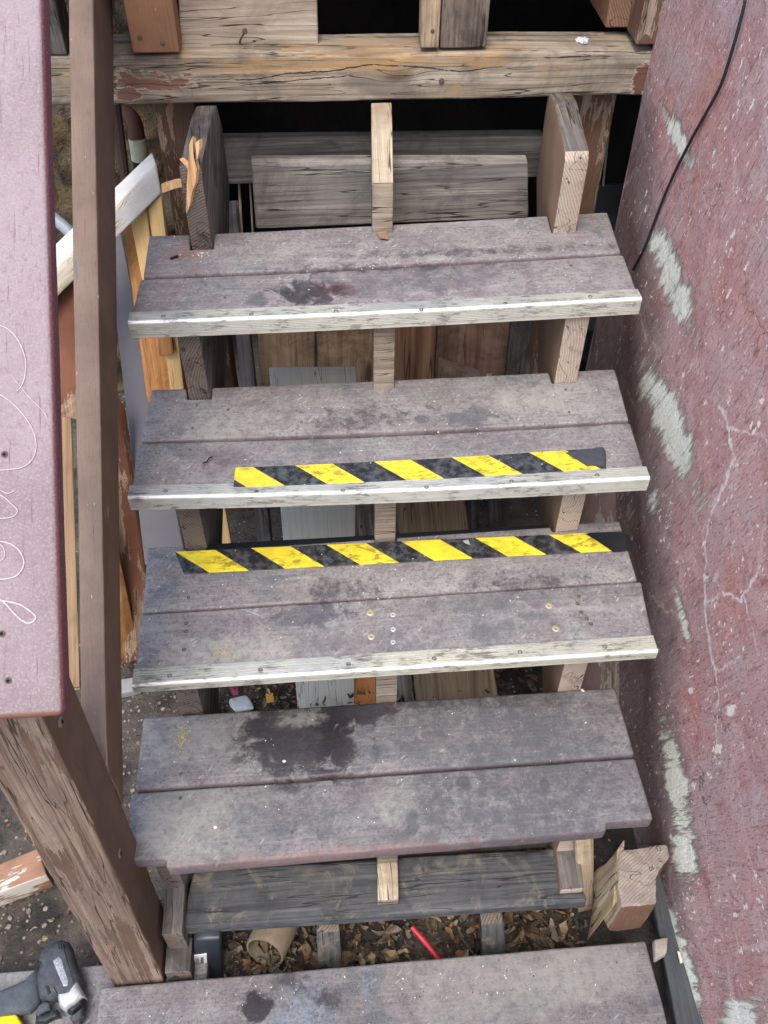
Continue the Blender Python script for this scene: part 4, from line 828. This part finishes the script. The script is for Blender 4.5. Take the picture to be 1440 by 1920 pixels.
# cap
cb = X(135, 1340, -.42); sl = .784; dv = Vector((0, 1, sl)).normalized(); upv = Vector((0, -sl, 1)).normalized()
A0 = X(135, 1335, -.42); CT = .036; Lc = 2.1; wv_ = Vector((-.15, 0, 0))
c0 = A0+wv_; P8 = [c0, A0, c0+dv*Lc, A0+dv*Lc]; P8 = P8+[p+upv*CT for p in P8]
def m_cap():
    t = NT('mauve_cap_board'); P = t.pos(); U = t.uv(); f = t.noi(P, 330, 3, .8); f2 = t.noi(P, 110, 4, .75); g = t.noi(t.mul(U, 14, 260), 1, 4, .65); b = t.noi(P, 4, 4, .6)
    c = t.mix(t.ss(b, .35, .65), lin(126, 112, 114), lin(144, 131, 133)); c = t.mix(t.ss(f, .44, .68, 0, .5), c, lin(166, 154, 160)); c = t.mix(t.ss(f2, .47, .33, 0, .45), c, lin(116, 98, 102))
    c = t.mix(t.ss(g, .60, .74, 0, .55), c, lin(120, 92, 100))
    nz_ = t.sep(t.nrm())
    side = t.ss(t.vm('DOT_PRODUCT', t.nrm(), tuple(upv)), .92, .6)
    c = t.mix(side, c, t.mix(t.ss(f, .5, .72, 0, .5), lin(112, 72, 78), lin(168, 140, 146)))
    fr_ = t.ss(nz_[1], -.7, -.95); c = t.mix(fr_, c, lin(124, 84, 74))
    return t.end(c, .8, t.bump(t.ma('ADD', f2, t.ma('SUBTRACT', t.ma('MULTIPLY', f, .5), t.ma('MULTIPLY', t.ss(g, .6, .74), .5))), .0016, .9), spec=.3)
CAPM = m_cap()
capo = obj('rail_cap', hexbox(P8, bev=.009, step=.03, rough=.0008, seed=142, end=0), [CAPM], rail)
def oncap(u, v, h=.0012):
    d = CAMR @ Vector(((u-720)/FPX, -(v-960)/FPX, -1)); o = A0+upv*(CT+h); return CAMP+d*((o-CAMP).dot(upv)/d.dot(upv))
CH = m_plain('white_chalk', lin(204, 194, 198), .9, sc=300)
def mark(P, r=.0009): return tube(spline([oncap(u, v) for u, v in P], 6), r, 6)
Z5 = lambda L: [(a/3, 400+b/3) for a, b in L]; Z6 = lambda L: [(a/3, 1000+b/3) for a, b in L]
marks = [Z5([(-30, 615), (0, 630), (50, 655), (100, 710), (135, 790), (145, 850), (140, 920), (118, 975), (95, 1000)]), Z5([(60, 905), (110, 970), (170, 1040), (240, 1110), (265, 1150)]),
         Z5([(-40, 1005), (0, 1020), (60, 1060), (120, 1120), (170, 1190), (200, 1270), (200, 1340), (170, 1400), (120, 1430), (60, 1440), (0, 1445), (-40, 1440)]), Z5([(-20, 1550), (0, 1555), (40, 1575), (80, 1560)]), Z5([(-20, 1575), (20, 1595), (60, 1630), (95, 1665), (92, 1690), (60, 1710), (0, 1715), (-30, 1710)]),
         Z6([(-30, 40), (0, 45), (60, 60), (110, 100), (135, 160), (120, 210), (80, 245), (0, 260), (-30, 262)]), Z6([(-10, 50), (18, 80), (28, 110), (20, 140), (-10, 160)]),
         Z6([(0, 378), (50, 385), (110, 400), (160, 430), (195, 460), (200, 480), (180, 500), (150, 503), (110, 480), (70, 440), (35, 400), (0, 372), (-20, 360)])]
for i, m_ in enumerate(marks): obj('chalk_mark', mark(m_, [.0006, .0004, .0006, .0005, .0006, .0008, .0005, .0010][i]), CH, capo)
for u, v in ((9, 852), (4, 1188), (16, 1276)):
    p = oncap(u, v, -.0005); stud(p, .0040, RUST, capo, upv); stud(p+upv*.0022, .0018, HOLE, capo, upv, 'screw_recess')
# lower rail, running up behind the post
def RL(u, v, x): return at(u, v, 'X', x)
it0, it1 = X(200, 1405, XI+.001), X(175, 0, XI+.001); ot0, ot1 = X(152, 1330, -.522), X(128, 0, -.522); ib0, ib1 = X(231, 1486, XI+.001), X(212, 0, XI+.001)
def ext(a, b, y): k = (y-a.y)/(b.y-a.y); return a+(b-a)*k
y0, y1 = ft.y+.095, .72
it, it_, ib, ib_ = ext(it0, it1, y0), ext(it0, it1, y1), ext(ib0, ib1, y0), ext(ib0, ib1, y1)
ot, ot_ = ext(ot0, ot1, y0), ext(ot0, ot1, y1)
ob, ob_ = ot+(ib-it), ot_+(ib_-it_)
lr = hexbox([ob, ib, ob_, ib_, ot, it, ot_, it_], bev=.004, step=.02, rough=.0012, seed=143, chips=.004)
lr.normal_update()
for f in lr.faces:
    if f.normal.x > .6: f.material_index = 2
obj('lower_rail', lr, [m_wood('lit_brown_painted_timber', GREY, paint=(lin(150, 128, 112), .86), crack=.4, specks=1), EGREY, m_wood('shaded_brown_painted_timber', GREY, paint=(lin(122, 102, 86), .88), crack=.25, specks=.9)], rail)  # lit top and shaded inner side of one brown paint, set by colour

# ------------------------------------------------------------ landing at the foot
ZE = -.94
land = thing('landing', 'grey composite landing board and platform at the foot of the stairs', 'landing', (0, -1.1, GZ))
SPE = [sp(575, 1870, ZE, 40, 40, 'paint', 1.4), sp(690, 1842, ZE, 12, 32, 'paint', 1), sp(560, 1910, ZE, 60, 30, 'paint', 1.4), sp(545, 1850, ZE, 60, 26, 'dark', 2), sp(480, 1890, ZE, 26, 18, 'wet', 1.6), sp(930, 1830, ZE, 200, 60, 'grey', 1.2), sp(1100, 1820, ZE, 120, 40, 'grey', 1.2), sp(620, 1870, ZE, 26, 16, 'dark', 1.6)]
ME = m_deck('landing_board', SPE, (.78, .81, .77), .8)
deckboard(q(ZE, (186, 1851), (1211, 1763), (1290, 2060), (160, 2120)), ZE, ME, 'deck_board', land, 151, bev=.006)
MP = m_deck('platform_board', (sp(60, 1860, -.98, 90, 40, 'grey', 1.6),), (.76, .82, .78), .4)
a = px(-300, 1806, -.98); b = px(224, 1806, -.98)
obj('platform_board', hexbox(box8(-1.3, -.40, -.92, b.y, -1.02, -.98), bev=.005, step=.05, seed=152, rough=.0008, end=0), [MP], land)
obj('platform_board', hexbox(box8(-1.3, -.40, -1.08, -.925, -1.02, -.98), bev=.005, step=.05, seed=153, rough=.0008, end=0), [MP], land)
# ledge along the wall
WL = m_wood('ledge_timber', BLUEG, crack=.3, dirt=lin(62, 68, 74), knots=.1, contrast=.7)
leaning('ledge_plank', 'dark blue-grey plank lying along the base of the red wall', 'board', ((1216, 1640, Z_, -.955), (1256, 1635, Z_, -.955), (1335, 1990, Z_, -.955), (1282, 1990, Z_, -.955)), (0, 0, -.035), [WL, EDARK], 155)
leaning('ledge_strip', 'mossy batten wedged between the blue-grey plank and the wall', 'batten', ((1246, 1625, Z_, -.94), (1275, 1622, Z_, -.94), (1375, 1990, Z_, -.945), (1335, 1990, Z_, -.945)), (0, 0, -.05), [m_wood('mossy_ledge_timber', [lin(60, 62, 64), lin(104, 106, 102), lin(134, 134, 124)], crack=.5, moss=lin(150, 148, 134)), EDARK], 156)
# cut post stub on the right
def stub():
    zt = -.80; T = [px(u, v, zt) for u, v in ((1160, 1594), (1252, 1582), (1256, 1606), (1232, 1640), (1231, 1694), (1166, 1701), (1158, 1650))]
    B = [Vector((p.x, p.y, -.938)) for p in T]; B[0].x -= .03; B[0].y += .01; B[6].x -= .02
    bm = bmesh.new(); n = len(T); mid_ = []
    vt = [bm.verts.new(p) for p in T]; vb = [bm.verts.new(p) for p in B]
    bm.faces.new(vt); bm.faces.new(vb[::-1])
    for i in range(n): bm.faces.new((vt[i], vt[(i+1) % n], vb[(i+1) % n], vb[i]))
    bmesh.ops.recalc_face_normals(bm, faces=bm.faces)
    es = [e for e in bm.edges if len(e.link_faces) == 2 and e.calc_face_angle(0) > .4]
    bmesh.ops.bevel(bm, geom=es, offset=.005, segments=3, profile=.5, affect='EDGES', clamp_overlap=True)
    bmesh.ops.triangulate(bm, faces=bm.faces); bmesh.ops.subdivide_edges(bm, edges=[e for e in bm.edges if e.calc_length() > .03], cuts=3, use_grid_fill=True)
    for v in bm.verts: v.co += Vector((noise.noise(v.co*40), noise.noise(v.co*40+Vector((5, 0, 0))), noise.noise(v.co*40+Vector((9, 0, 0)))))*.0035
    bm.normal_update(); L = bm.loops.layers.uv.verify()
    for f in bm.faces:
        nn = f.normal
        for l in f.loops:
            co = l.vert.co
            if nn.z > .6: l[L].uv = (co.x*1, co.y*1)
            elif nn.y < -.6: l[L].uv = (co.z, co.x)
            else: l[L].uv = (co.z, co.y)
        f.material_index = 1 if nn.z > .6 else (2 if nn.y < -.55 else 0)
    return bm
obj('post_stub', stub(), [m_wood('raw_stub_timber', [lin(120, 104, 86), lin(164, 150, 128), lin(196, 186, 166)], crack=.9, dirt=lin(150, 120, 84)), EMAU, m_wood('stub_paint', GREY, paint=(lin(120, 92, 74), .75), crack=.6, specks=1)], None, 'short sawn-off post stub with notched top and brown front, at the right stringer foot', 'post stub', loc=(.42, -.80, -.938))
leaning('broken_batten', 'weathered tan batten nailed beside the foot of the right stringer', 'batten', ((1078, 1572, Y_, -.70), (1113, 1570, Y_, -.70), (1114, 1705, Y_, -.725), (1084, 1712, Y_, -.725)), (0, .05, 0), [WTAN, ETAN], 161, chips=.012)
leaning('diagonal_board', 'pale split board propped diagonally against the sawn-off stub', 'board', ((1122, 1640, Y_, -.70), (1158, 1592, Y_, -.70), (1150, 1700, Y_, -.80), (1100, 1765, Y_, -.80)), (.02, .02, 0), [m_wood('pale_split_timber', [lin(134, 112, 84), lin(180, 158, 122), lin(208, 190, 156)], crack=.8, dirt=lin(120, 110, 92)), ETAN], 162, chips=.01)
obj('plaster_lump', (lambda bm: bm)(hexbox(slab([px(*p, -.93) for p in ((1226, 1758), (1255, 1753), (1252, 1788), (1228, 1802))], (0, 0, -.022)), bev=.007, step=.006, rough=.006, seed=163, end=0)), m_plain('broken_plaster', lin(178, 170, 160), .9, sc=60, bump=.003), None, 'broken lump of pale plaster lying on the blue-grey plank', 'plaster lump', loc=tuple(px(1240, 1780, -.95)))
obj('seed_pod', hexbox(slab([px(*p, -.93) for p in ((1270, 1782), (1275, 1784), (1281, 1804), (1276, 1806))], (0, 0, -.004)), bev=.002, step=.005, seed=164, end=0), m_plain('pale_seed', lin(226, 220, 196), .7), None, 'tiny pale seed pod at the base of the wall', 'seed pod', loc=tuple(px(1275, 1800, -.934)))
# painted board at lower left
Q = [px(*p, -1.0) for p in ((-120, 1665), (72, 1590), (88, 1640), (-120, 1716))]
obj('painted_board', hexbox(slab(Q, (0, 0, -.07)), bev=.004, step=.02, rough=.0015, seed=165, chips=.005), [PBW, EBRN], None, 'brown and white flaking painted board lying on the dirt behind the post', 'board', loc=tuple(px(0, 1690, -1.07)))

# ------------------------------------------------------------ things in the gap under the stairs
leaning('ground_stake', 'dark grey stake standing in the leaf litter left of centre', 'stake', ((594, 1750, Y_, -.775), (637, 1747, Y_, -.775), (642, 1840, Z_, -1.09), (598, 1842, Z_, -1.09)), (0, .04, 0), [WBLUE, EDARK], 171)
leaning('ground_stake', 'grey stake standing in the leaf litter below the right half of the bottom tread', 'stake', ((902, 1735, Y_, -.775), (945, 1732, Y_, -.775), (952, 1830, Z_, -1.09), (906, 1832, Z_, -1.09)), (0, .04, 0), [WBLUE, EDARK], 172)
lb = thing('metal_channel', 'dark metal bar with a small white printed label, beside the left stringer foot', 'bar', tuple(px(390, 1830, GZ)))
leaning('bar_body', None, None, ((363, 1764, Y_, -.785), (414, 1760, Y_, -.785), (418, 1850, Z_, -1.09), (360, 1850, Z_, -1.09)), (0, .03, 0), [m_plain('dark_metal', lin(60, 66, 74), .4, .4, sc=20)], 173, parent=lb, bev=.006)
LBL = m_plain('label_paper', lin(206, 208, 212), .6, var=.05, sc=20)
def lab(u, v): return at(u, v, Y_, -.752+.0)
B_ = [at(363, 1764, Y_, -.785), at(414, 1760, Y_, -.785), at(418, 1850, Z_, -1.09), at(360, 1850, Z_, -1.09)]
def onb(a, b): return B_[0].lerp(B_[1], a).lerp(B_[3].lerp(B_[2], a), b)+Vector((0, -.0015, 0))
Q = [onb(.03, .30), onb(.48, .27), onb(.5, .60), onb(.05, .68)]
lbo = obj('paper_label', hexbox(slab(Q, (0, .004, 0)), bev=.0008, step=.01, rough=.0001, seed=174, end=0), [LBL], lb)
INK = m_plain('label_ink', lin(54, 56, 62), .8)
def onl(a, b): p = Q[0].lerp(Q[1], a).lerp(Q[3].lerp(Q[2], a), b); return p+Vector((0, -.0012, 0))
bars = []
for i in range(14): bars.append(tube([onl(.52, .16+.045*i), onl(.74, .155+.045*i)], .0004 if i % 3 else .0007, 4))
for i, (b0, b1) in enumerate(((.12, .5), (.15, .8), (.14, .62))): bars.append(tube([onl(.18+.1*i, b0), onl(.18+.1*i, b1)], .0005, 4))
obj('printing', merge(*bars), INK, lbo)
# pipe / cup lying in the litter
def cuppipe():
    a = px(496, 1786, -1.035); b = a+Vector((.055, .13, -.045)); d = (b-a).normalized()
    A = tube([a, a+d*.004, a+d*.09, b], [.041, .043, .043, .043], 28, cap=False); B = tube([a, a+d*.09, b-d*.01], [.037, .037, .036], 28, cap=True)
    # rim
    bm = merge(A, B)
    n = 28; bm.verts.ensure_lookup_table(); off = 4*n
    for k in range(n): bm.faces.new((bm.verts[k], bm.verts[(k+1) % n], bm.verts[off+(k+1) % n], bm.verts[off+k]))
    for f in list(bm.faces):
        if len(f.verts) > 8 and (f.calc_center_median()-a).length < .02: bm.faces.remove(f)
    return bm, a
bm, a = cuppipe()
obj('pipe_offcut', bm, m_plain('dusty_beige_plastic', lin(136, 126, 106), .8, sc=50, bump=.0015), None, 'short dusty beige pipe offcut lying open end forward in the leaf litter', 'pipe', loc=tuple(a))
obj('red_stick', tube([px(772, 1738, -1.02), px(800, 1770, -1.03), px(823, 1799, -1.035)], .0055, 8), m_plain('pinkish_red', lin(196, 48, 66), .5, sc=60), None, 'thin pinkish red stick lying in the leaf litter at centre', 'stick', loc=tuple(px(800, 1770, -1.03)))
obj('yellow_connector', merge(tube([at(338, 1300, Y_, -.22), at(360, 1302, Y_, -.22)], .0085, 12), tube([at(341, 1294, Y_, -.22), at(343, 1311, Y_, -.22)], .0065, 10), tube([at(354, 1297, Y_, -.22), at(356, 1308, Y_, -.225)], .0075, 10)), m_plain('yellow_plastic', lin(232, 206, 30), .45, sc=60), None, 'small yellow plastic connector on a wooden block below the third tread', 'connector', loc=tuple(at(345, 1305, Y_, -.22)))
leaning('wood_block', 'small wooden block on the ground with the yellow connector on it', 'block', ((340, 1312, Y_, -.22), (374, 1310, Y_, -.22), (374, 1395, Y_, -.22), (341, 1395, Y_, -.22)), (0, .05, 0), [WTAN, EBRN], 181)
leaning('dark_board', 'dark upright offcut between the wooden block and the leaf litter', 'board', ((370, 1290, Y_, -.19), (398, 1288, Y_, -.19), (402, 1390, Y_, -.19), (374, 1390, Y_, -.19)), (0, .03, 0), [DK], 182)
obj('electric_cord', tube(spline([at(362, 1303, Y_, -.22), at(385, 1318, Y_, -.2), at(405, 1330, Y_, -.2), at(430, 1352, Y_, -.2)]), .004, 8), HOLE, None, 'black cord running from the yellow connector', 'cord', loc=tuple(at(400, 1330, Y_, -.2)))
obj('plastic_wrapper', hexbox(slab([px(*p, -1.05) for p in ((432, 1312), (462, 1306), (476, 1328), (440, 1334))], (0, 0, -.012)), bev=.004, step=.005, rough=.010, seed=183, end=0), m_plain('pale_blue_plastic', lin(196, 210, 220), .35, sc=50, bump=.003), None, 'crumpled pale blue wrapper among leaves below the third tread', 'wrapper', loc=tuple(px(455, 1325, -1.06)))
def flake(P, z, mat, name, label, cat, th=.002, seed=1):
    return obj(name, hexbox(slab([px(*p, z) for p in P], (0, 0, -th)), bev=th*.4, step=.005, rough=.003, seed=seed, end=0), mat, None, label, cat, loc=tuple(px(*P[2], z)))
flake(((430, 1287), (445, 1288), (447, 1302), (436, 1303)), -1.05, m_plain('magenta_petal', lin(160, 66, 104), .6), 'petal', 'magenta petal lying among the leaves below the third tread', 'petal', seed=2)
flake(((497, 1300), (512, 1299), (514, 1316), (500, 1318)), -1.05, m_plain('yellow_leaf', lin(208, 164, 62), .6), 'yellow_leaf', 'bright yellow fallen leaf below the third tread', 'leaf', seed=3)
# leaf litter
def leaves(n, area, seed, smin=.012, smax=.034):
    R_ = random.Random(seed); bm = bmesh.new(); L = bm.loops.layers.color.new('leaf') if False else None
    for i in range(n):
        x, y = R_.uniform(area[0], area[1]), R_.uniform(area[2], area[3]); l = R_.uniform(smin, smax); w = l*R_.uniform(.3, .85)
        a = R_.uniform(0, 2*PI); tl_ = Matrix.Rotation(a, 3, 'Z') @ Matrix.Rotation(R_.gauss(0, .8), 3, 'X') @ Matrix.Rotation(R_.gauss(0, .7), 3, 'Y')
        c_ = Vector((x, y, gh(x, y)+.006+R_.random()**2*.05)); cu = R_.uniform(-.5, .7)*l; rows_ = []
        for s_, ww in ((-1, .08), (-.55, R_.uniform(.4, 1)), (0, R_.uniform(.6, 1.2)), (.5, R_.uniform(.3, 1)), (1, .05)):
            row = []
            for k in (-1, 0, 1):
                p = Vector((s_*l*.5, k*ww*w*.5, cu*s_*s_*.4+abs(k)*w*R_.uniform(.1, .5)))
                row.append(bm.verts.new(c_+tl_ @ p))
            rows_.append(row)
        mi = R_.choice((0, 0, 0, 1, 1, 2, 2, 3, 4))
        for j in range(4):
            for k in range(2):
                f = bm.faces.new((rows_[j][k], rows_[j][k+1], rows_[j+1][k+1], rows_[j+1][k])); f.material_index = mi
    return bm
LM = [m_plain('leaf_%s' % n_, c_, .8, var=.5, sc=60, bump=.001) for n_, c_ in (('brown', lin(112, 94, 74)), ('dark', lin(66, 58, 50)), ('grey', lin(136, 126, 110)), ('tan', lin(172, 152, 120)), ('amber', lin(150, 110, 74)))]
obj('leaf_litter', merge(leaves(900, (-.42, .40, -.86, -.55), 1, .012, .05), leaves(900, (-.42, .02, -.40, .05), 2, .010, .028), leaves(500, (0, .40, -.5, .1), 4), leaves(250, (-1.0, -.45, -.75, .1), 3, .006, .016), leaves(2600, (-.42, .40, -.88, -.55), 6, .003, .011), leaves(1200, (-.42, .40, -.45, .1), 7, .003, .010)), LM, None, 'dry curled brown leaves and twigs covering the ground under the stairs', 'leaf litter', kind='stuff', loc=(0, 0, GZ))
def pebbles(n, area, seed):
    R_ = random.Random(seed); bm = bmesh.new()
    for i in range(n):
        x, y = R_.uniform(area[0], area[1]), R_.uniform(area[2], area[3]); r = R_.choice((.002, .003, .003, .005, .007))
        m_ = Matrix.Translation((x, y, gh(x, y)+r*.4)) @ Matrix.Rotation(R_.uniform(0, 6), 4, 'Z') @ Matrix.Diagonal((r, r*R_.uniform(.6, 1), r*.6, 1)); bmesh.ops.create_icosphere(bm, subdivisions=1, radius=1, matrix=m_)
    return bm
obj('gravel', pebbles(900, (-1.1, -.42, -.78, .3), 5), m_plain('gravel_stone', lin(150, 142, 132), .9, var=.6, sc=60), None, 'small stones and grit scattered over the dirt at the left', 'gravel', kind='stuff', loc=(-.8, -.3, GZ))
# twigs
R_ = random.Random(8); tw = []
for i in range(60):
    x, y = R_.uniform(-.4, .4), R_.uniform(-.86, -.6); a = R_.uniform(0, 6.28); l = R_.uniform(.02, .06); p = Vector((x, y, GZ+.03+R_.random()*.02))
    tw.append(tube([p, p+Vector((math.cos(a)*l, math.sin(a)*l, R_.uniform(-.01, .02)))], R_.uniform(.0008, .002), 5))
obj('twigs', merge(*tw), m_plain('twig_bark', lin(104, 88, 70), .9, var=.5), None, 'thin dry twigs lying in the leaf litter', 'twigs', kind='stuff', loc=(0, -.7, GZ))
# crumbs on the treads
def crumbs():
    R_ = random.Random(12); bm = bmesh.new()
    def put(u, v, z, r, mi):
        p = px(u, v, z); m_ = Matrix.Translation((p.x, p.y, z+r*.4)) @ Matrix.Rotation(R_.uniform(0, 6), 4, 'Z') @ Matrix.Diagonal((r*R_.uniform(.8, 1.8), r, r*.5, 1))
        ret = bmesh.ops.create_icosphere(bm, subdivisions=1, radius=1, matrix=m_)
        for vv in ret['verts']:
            for f in vv.link_faces: f.material_index = mi
    for k, (v0, v1) in enumerate(((430, 545), (740, 880), (1060, 1190), (1330, 1560))):
        for i in range(75):
            u = R_.uniform(300, 1130); v = R_.uniform(v0, v1)-(u-300)*(.045 if k < 2 else .065); put(u, v+12, ZT[k], R_.choice((.0006, .0008, .0009, .0014)), R_.choice((0, 0, 0, 1)))
    for i in range(110):
        u = R_.uniform(220, 1180); v = R_.uniform(1860, 1915)-(u-220)*.07; put(u, v, ZE, R_.choice((.0006, .0009, .0014)), R_.choice((0, 0, 1)))
    for i in range(70): put(R_.gauss(342, 5), R_.gauss(1382, 14), ZT[3], .0012, 2)
    for i in range(46): put(R_.gauss(356, 18), R_.gauss(474, 7), 0, .0014, 3)
    for i in range(14): put(R_.gauss(376, 7), R_.gauss(477, 5), 0, .0018, 0)
    for i in range(60): put(R_.gauss(415, 14), R_.gauss(1218, 13), ZT[2], .0009, 2)
    put(404, 1552, ZT[3], .004, 0); put(533, 1428, ZT[3], .0032, 0); put(1092, 1295, ZT[3], .003, 0); put(640, 1296+5, ZT[3], .001, 0)
    return bm
obj('grit', crumbs(), [m_plain('grit_white', lin(220, 216, 212), .8), m_plain('grit_dark', lin(70, 62, 60), .8), m_plain('grit_yellow', lin(196, 180, 96), .8), m_plain('sawdust', lin(176, 126, 88), .9)], None, 'fine pale grit and sawdust crumbs scattered on the treads', 'grit', kind='stuff', loc=(0, 0, 0))
# bent nails and bits
obj('bent_nail', tube([px(381, 869, zb+.003), px(388, 866, zb+.003), px(391, 860, zb+.004), px(398, 856, zb+.004)], .0013, 6), HOLE, None, 'small bent dark nail lying on the left of the second tread', 'nail', loc=tuple(px(390, 862, zb)))
obj('dark_screw', tube([px(319, 485, .003), px(334, 480, .003)], [.0018, .0026], 6), HOLE, None, 'dark screw lying at the left of the top tread beside sawdust', 'screw', loc=tuple(px(327, 482, 0)))
flake(((868, 1014), (878, 1011), (882, 1022), (872, 1018)), zc+.006, ZINC, 'white_scrap', 'tiny white scrap stuck on the warning tape of the third tread', 'scrap', .001, seed=6)
flake(((705, 435), (724, 432), (728, 448), (712, 447)), .004, m_plain('dry_leaf', lin(142, 118, 96), .7), 'dry_leaf', 'small torn dry leaf on the top tread by the centre stringer', 'leaf', .001, seed=7)
def crumple(c, r, mat, name, label, cat):
    bm = bmesh.new(); bmesh.ops.create_icosphere(bm, subdivisions=3, radius=r)
    for v in bm.verts: v.co *= 1+.55*noise.noise(v.co*(2.2/r)); v.co.z *= .45; v.co += c
    return obj(name, bm, mat, None, label, cat, loc=tuple(c), smooth=False)
crumple(fy(1091, 76, YB+.05)*1, .012, m_plain('white_tissue', lin(206, 212, 220), .7), 'paper_scrap', 'crumpled white scrap of paper lying on top of the beam', 'paper scrap')
crumple(at(657+0, 700, Y_, .25)*1 if False else at(917, 703, Y_, .29), .006, m_plain('white_chip', lin(216, 208, 204), .7), 'white_chip', 'small white chip resting on the wedge-cut offcut', 'chip')
# cable on the wall
cp = [(1400, -40), (1397, 0), (1390, 32), (1374, 90), (1352, 158), (1324, 212), (1296, 262), (1262, 330), (1240, 382), (1222, 430), (1206, 470), (1187, 506)]
cpts = []
for u, v in cp:
    p = at(u, v, 'X', .56); cpts.append(at(u, v, 'X', wallx(p.y, p.z)-.006))
cb_ = obj('wall_cable', tube(spline(cpts, 6), .0028, 8), m_plain('black_rubber', lin(38, 40, 46), .5, sc=60), None, 'black cable hanging down the red plaster wall, cut end by the top tread', 'cable', loc=tuple(cpts[-1]))
obj('cable_core', tube([cpts[-1]+Vector((0, .0, .001)), cpts[-1]*1.0+(cpts[-1]-cpts[-2]).normalized()*.008], .0016, 8), ZINC, cb_)

# ------------------------------------------------------------ cordless driver lying on the platform
drv = thing('impact_driver', 'dark grey cordless driver with silver nose lying on the platform at the lower left', 'power tool', tuple(px(110, 1850, -.98)))
DZ = -.952
def dz(L, z=DZ): return [px(a/3.429, 1500+b/3.429, z) for a, b in L]
def lump(L, zmid, half, bev, mat, name, parent, lab=None):
    """rounded body: outline at its mid height, rounded towards both sides"""
    P = dz(L, zmid); bm = bmesh.new(); c_ = sum(P, Vector())/len(P)
    pts = []; n0 = len(P)
    for i in range(n0): pts.append(P[i]); pts.append(P[i].lerp(P[(i+1) % n0], .5))
    rings = []
    for k in range(-4, 5):
        a_ = k/4*PI/2; s_ = 1-bev*(1-math.cos(a_)); rings.append([bm.verts.new(Vector(((p.x-c_.x)*s_+c_.x, (p.y-c_.y)*s_+c_.y, zmid+half*math.sin(a_)))) for p in pts])
    n = len(pts)
    for i in range(len(rings)-1):
        for k in range(n): bm.faces.new((rings[i][k], rings[i][(k+1) % n], rings[i+1][(k+1) % n], rings[i+1][k]))
    bm.faces.new(rings[0][::-1]); bm.faces.new(rings[-1])
    bmesh.ops.triangulate(bm, faces=[f for f in bm.faces if len(f.verts) > 4])
    return obj(name, bm, mat, parent, lab)
DG = m_plain('charcoal_plastic', lin(72, 76, 82), .6, var=.45, sc=90, bump=.001); DT = m_plain('grey_rubber', lin(80, 88, 94), .75, var=.4, sc=60, bump=.001); DS = m_plain('dusty_silver', lin(196, 198, 200), .4, .3, sc=80); DB = m_plain('black_plastic', lin(34, 36, 40), .5)
body = lump([(300, 955), (345, 925), (400, 905), (448, 918), (474, 965), (492, 1040), (540, 1160), (556, 1280), (500, 1330), (430, 1368), (372, 1290), (330, 1300), (262, 1290), (242, 1190), (248, 1120), (268, 1070), (252, 1030), (270, 985)], DZ, .027, .42, DG, 'body', drv)
lump([(520, 1172), (560, 1280), (500, 1335), (430, 1372), (392, 1340), (376, 1270), (430, 1262), (470, 1248)], DZ+.001, .0275, .40, DS, 'nose_cone', drv)
lump([(556, 1284), (552, 1330), (478, 1392), (436, 1374), (500, 1336)], DZ, .022, .45, DB, 'bumper_ring', drv)
lump([(545, 1335), (548, 1400), (520, 1436), (470, 1440), (452, 1408), (480, 1388)], DZ, .017, .5, DG, 'chuck', drv)
obj('driver_bit', tube([px(145, 1912, DZ), px(155, 1950, DZ)], .004, 6), m_plain('red_bit', lin(120, 50, 52), .4), drv)
lump([(262, 1080), (268, 1200), (262, 1300), (200, 1372), (60, 1400), (-160, 1440), (-160, 1290), (0, 1240), (120, 1190), (225, 1140)], DZ-.004, .020, .45, DT, 'handle', drv)
lump([(248, 1330), (300, 1298), (330, 1310), (330, 1352), (290, 1368), (250, 1400), (236, 1380)], DZ-.002, .011, .4, DT, 'trigger', drv)
lump([(228, 1440), (236, 1375), (262, 1400), (300, 1372), (345, 1364), (372, 1350), (400, 1400), (350, 1410), (300, 1440)], DZ-.006, .010, .4, DB, 'trigger_guard', drv)
lump([(335, 1030), (375, 1000), (400, 1020), (420, 1090), (445, 1170), (440, 1205), (412, 1212), (372, 1120)], DZ+.0245, .0035, .3, m_plain('scuffed_silver_plate', lin(176, 180, 184), .4, .3, var=.6, sc=240), 'name_plate', drv)
obj('seam', merge(tube([px(a/3.429, 1500+b/3.429, DZ+.0262) for a, b in ((405, 930), (425, 1010), (455, 1110), (480, 1190))], .0006, 5)), HOLE, drv)
obj('seam', merge(tube([px(a/3.429, 1500+b/3.429, DZ+.0262) for a, b in ((300, 1010), (318, 1110), (345, 1200), (375, 1262))], .0006, 5)), HOLE, drv)
vents = []
for i in range(3): vents.append(tube([px((375+i*16)/3.429, 1500+(925+i*2)/3.429, DZ+.0225), px((383+i*16)/3.429, 1500+(958-i*2)/3.429, DZ+.0262)], .0014, 6))
for i in range(3): vents.append(tube([px((288+i*13)/3.429, 1500+(1004-i*8)/3.429, DZ+.0215), px((296+i*13)/3.429, 1500+(984-i*8)/3.429, DZ+.0225)], .0014, 6))
obj('vent_slots', merge(*vents), HOLE, drv)
for a_, b_ in ((336, 1166), (352, 1288), (352, 1095), (262, 1045)): stud(px(a_/3.429, 1500+b_/3.429, DZ+.0225), .003, DB, drv, Vector((0, 0, 1)))
lump([(290, 1190), (318, 1196), (325, 1240), (306, 1250)], DZ+.024, .003, .3, DB, 'direction_switch', drv)
Q = [px(*p, -.945) for p in ((-60, 1912), (30, 1900), (48, 1930), (-60, 1950))]
yb_ = obj('tape_measure', hexbox(slab(Q, (0, 0, -.03)), bev=.006, step=.01, seed=191, end=0), m_plain('bright_yellow_plastic', lin(236, 208, 20), .4, sc=20), None, 'bright yellow plastic tool corner in the bottom-left of the platform', 'tool', loc=tuple(px(10, 1915, -.975)))
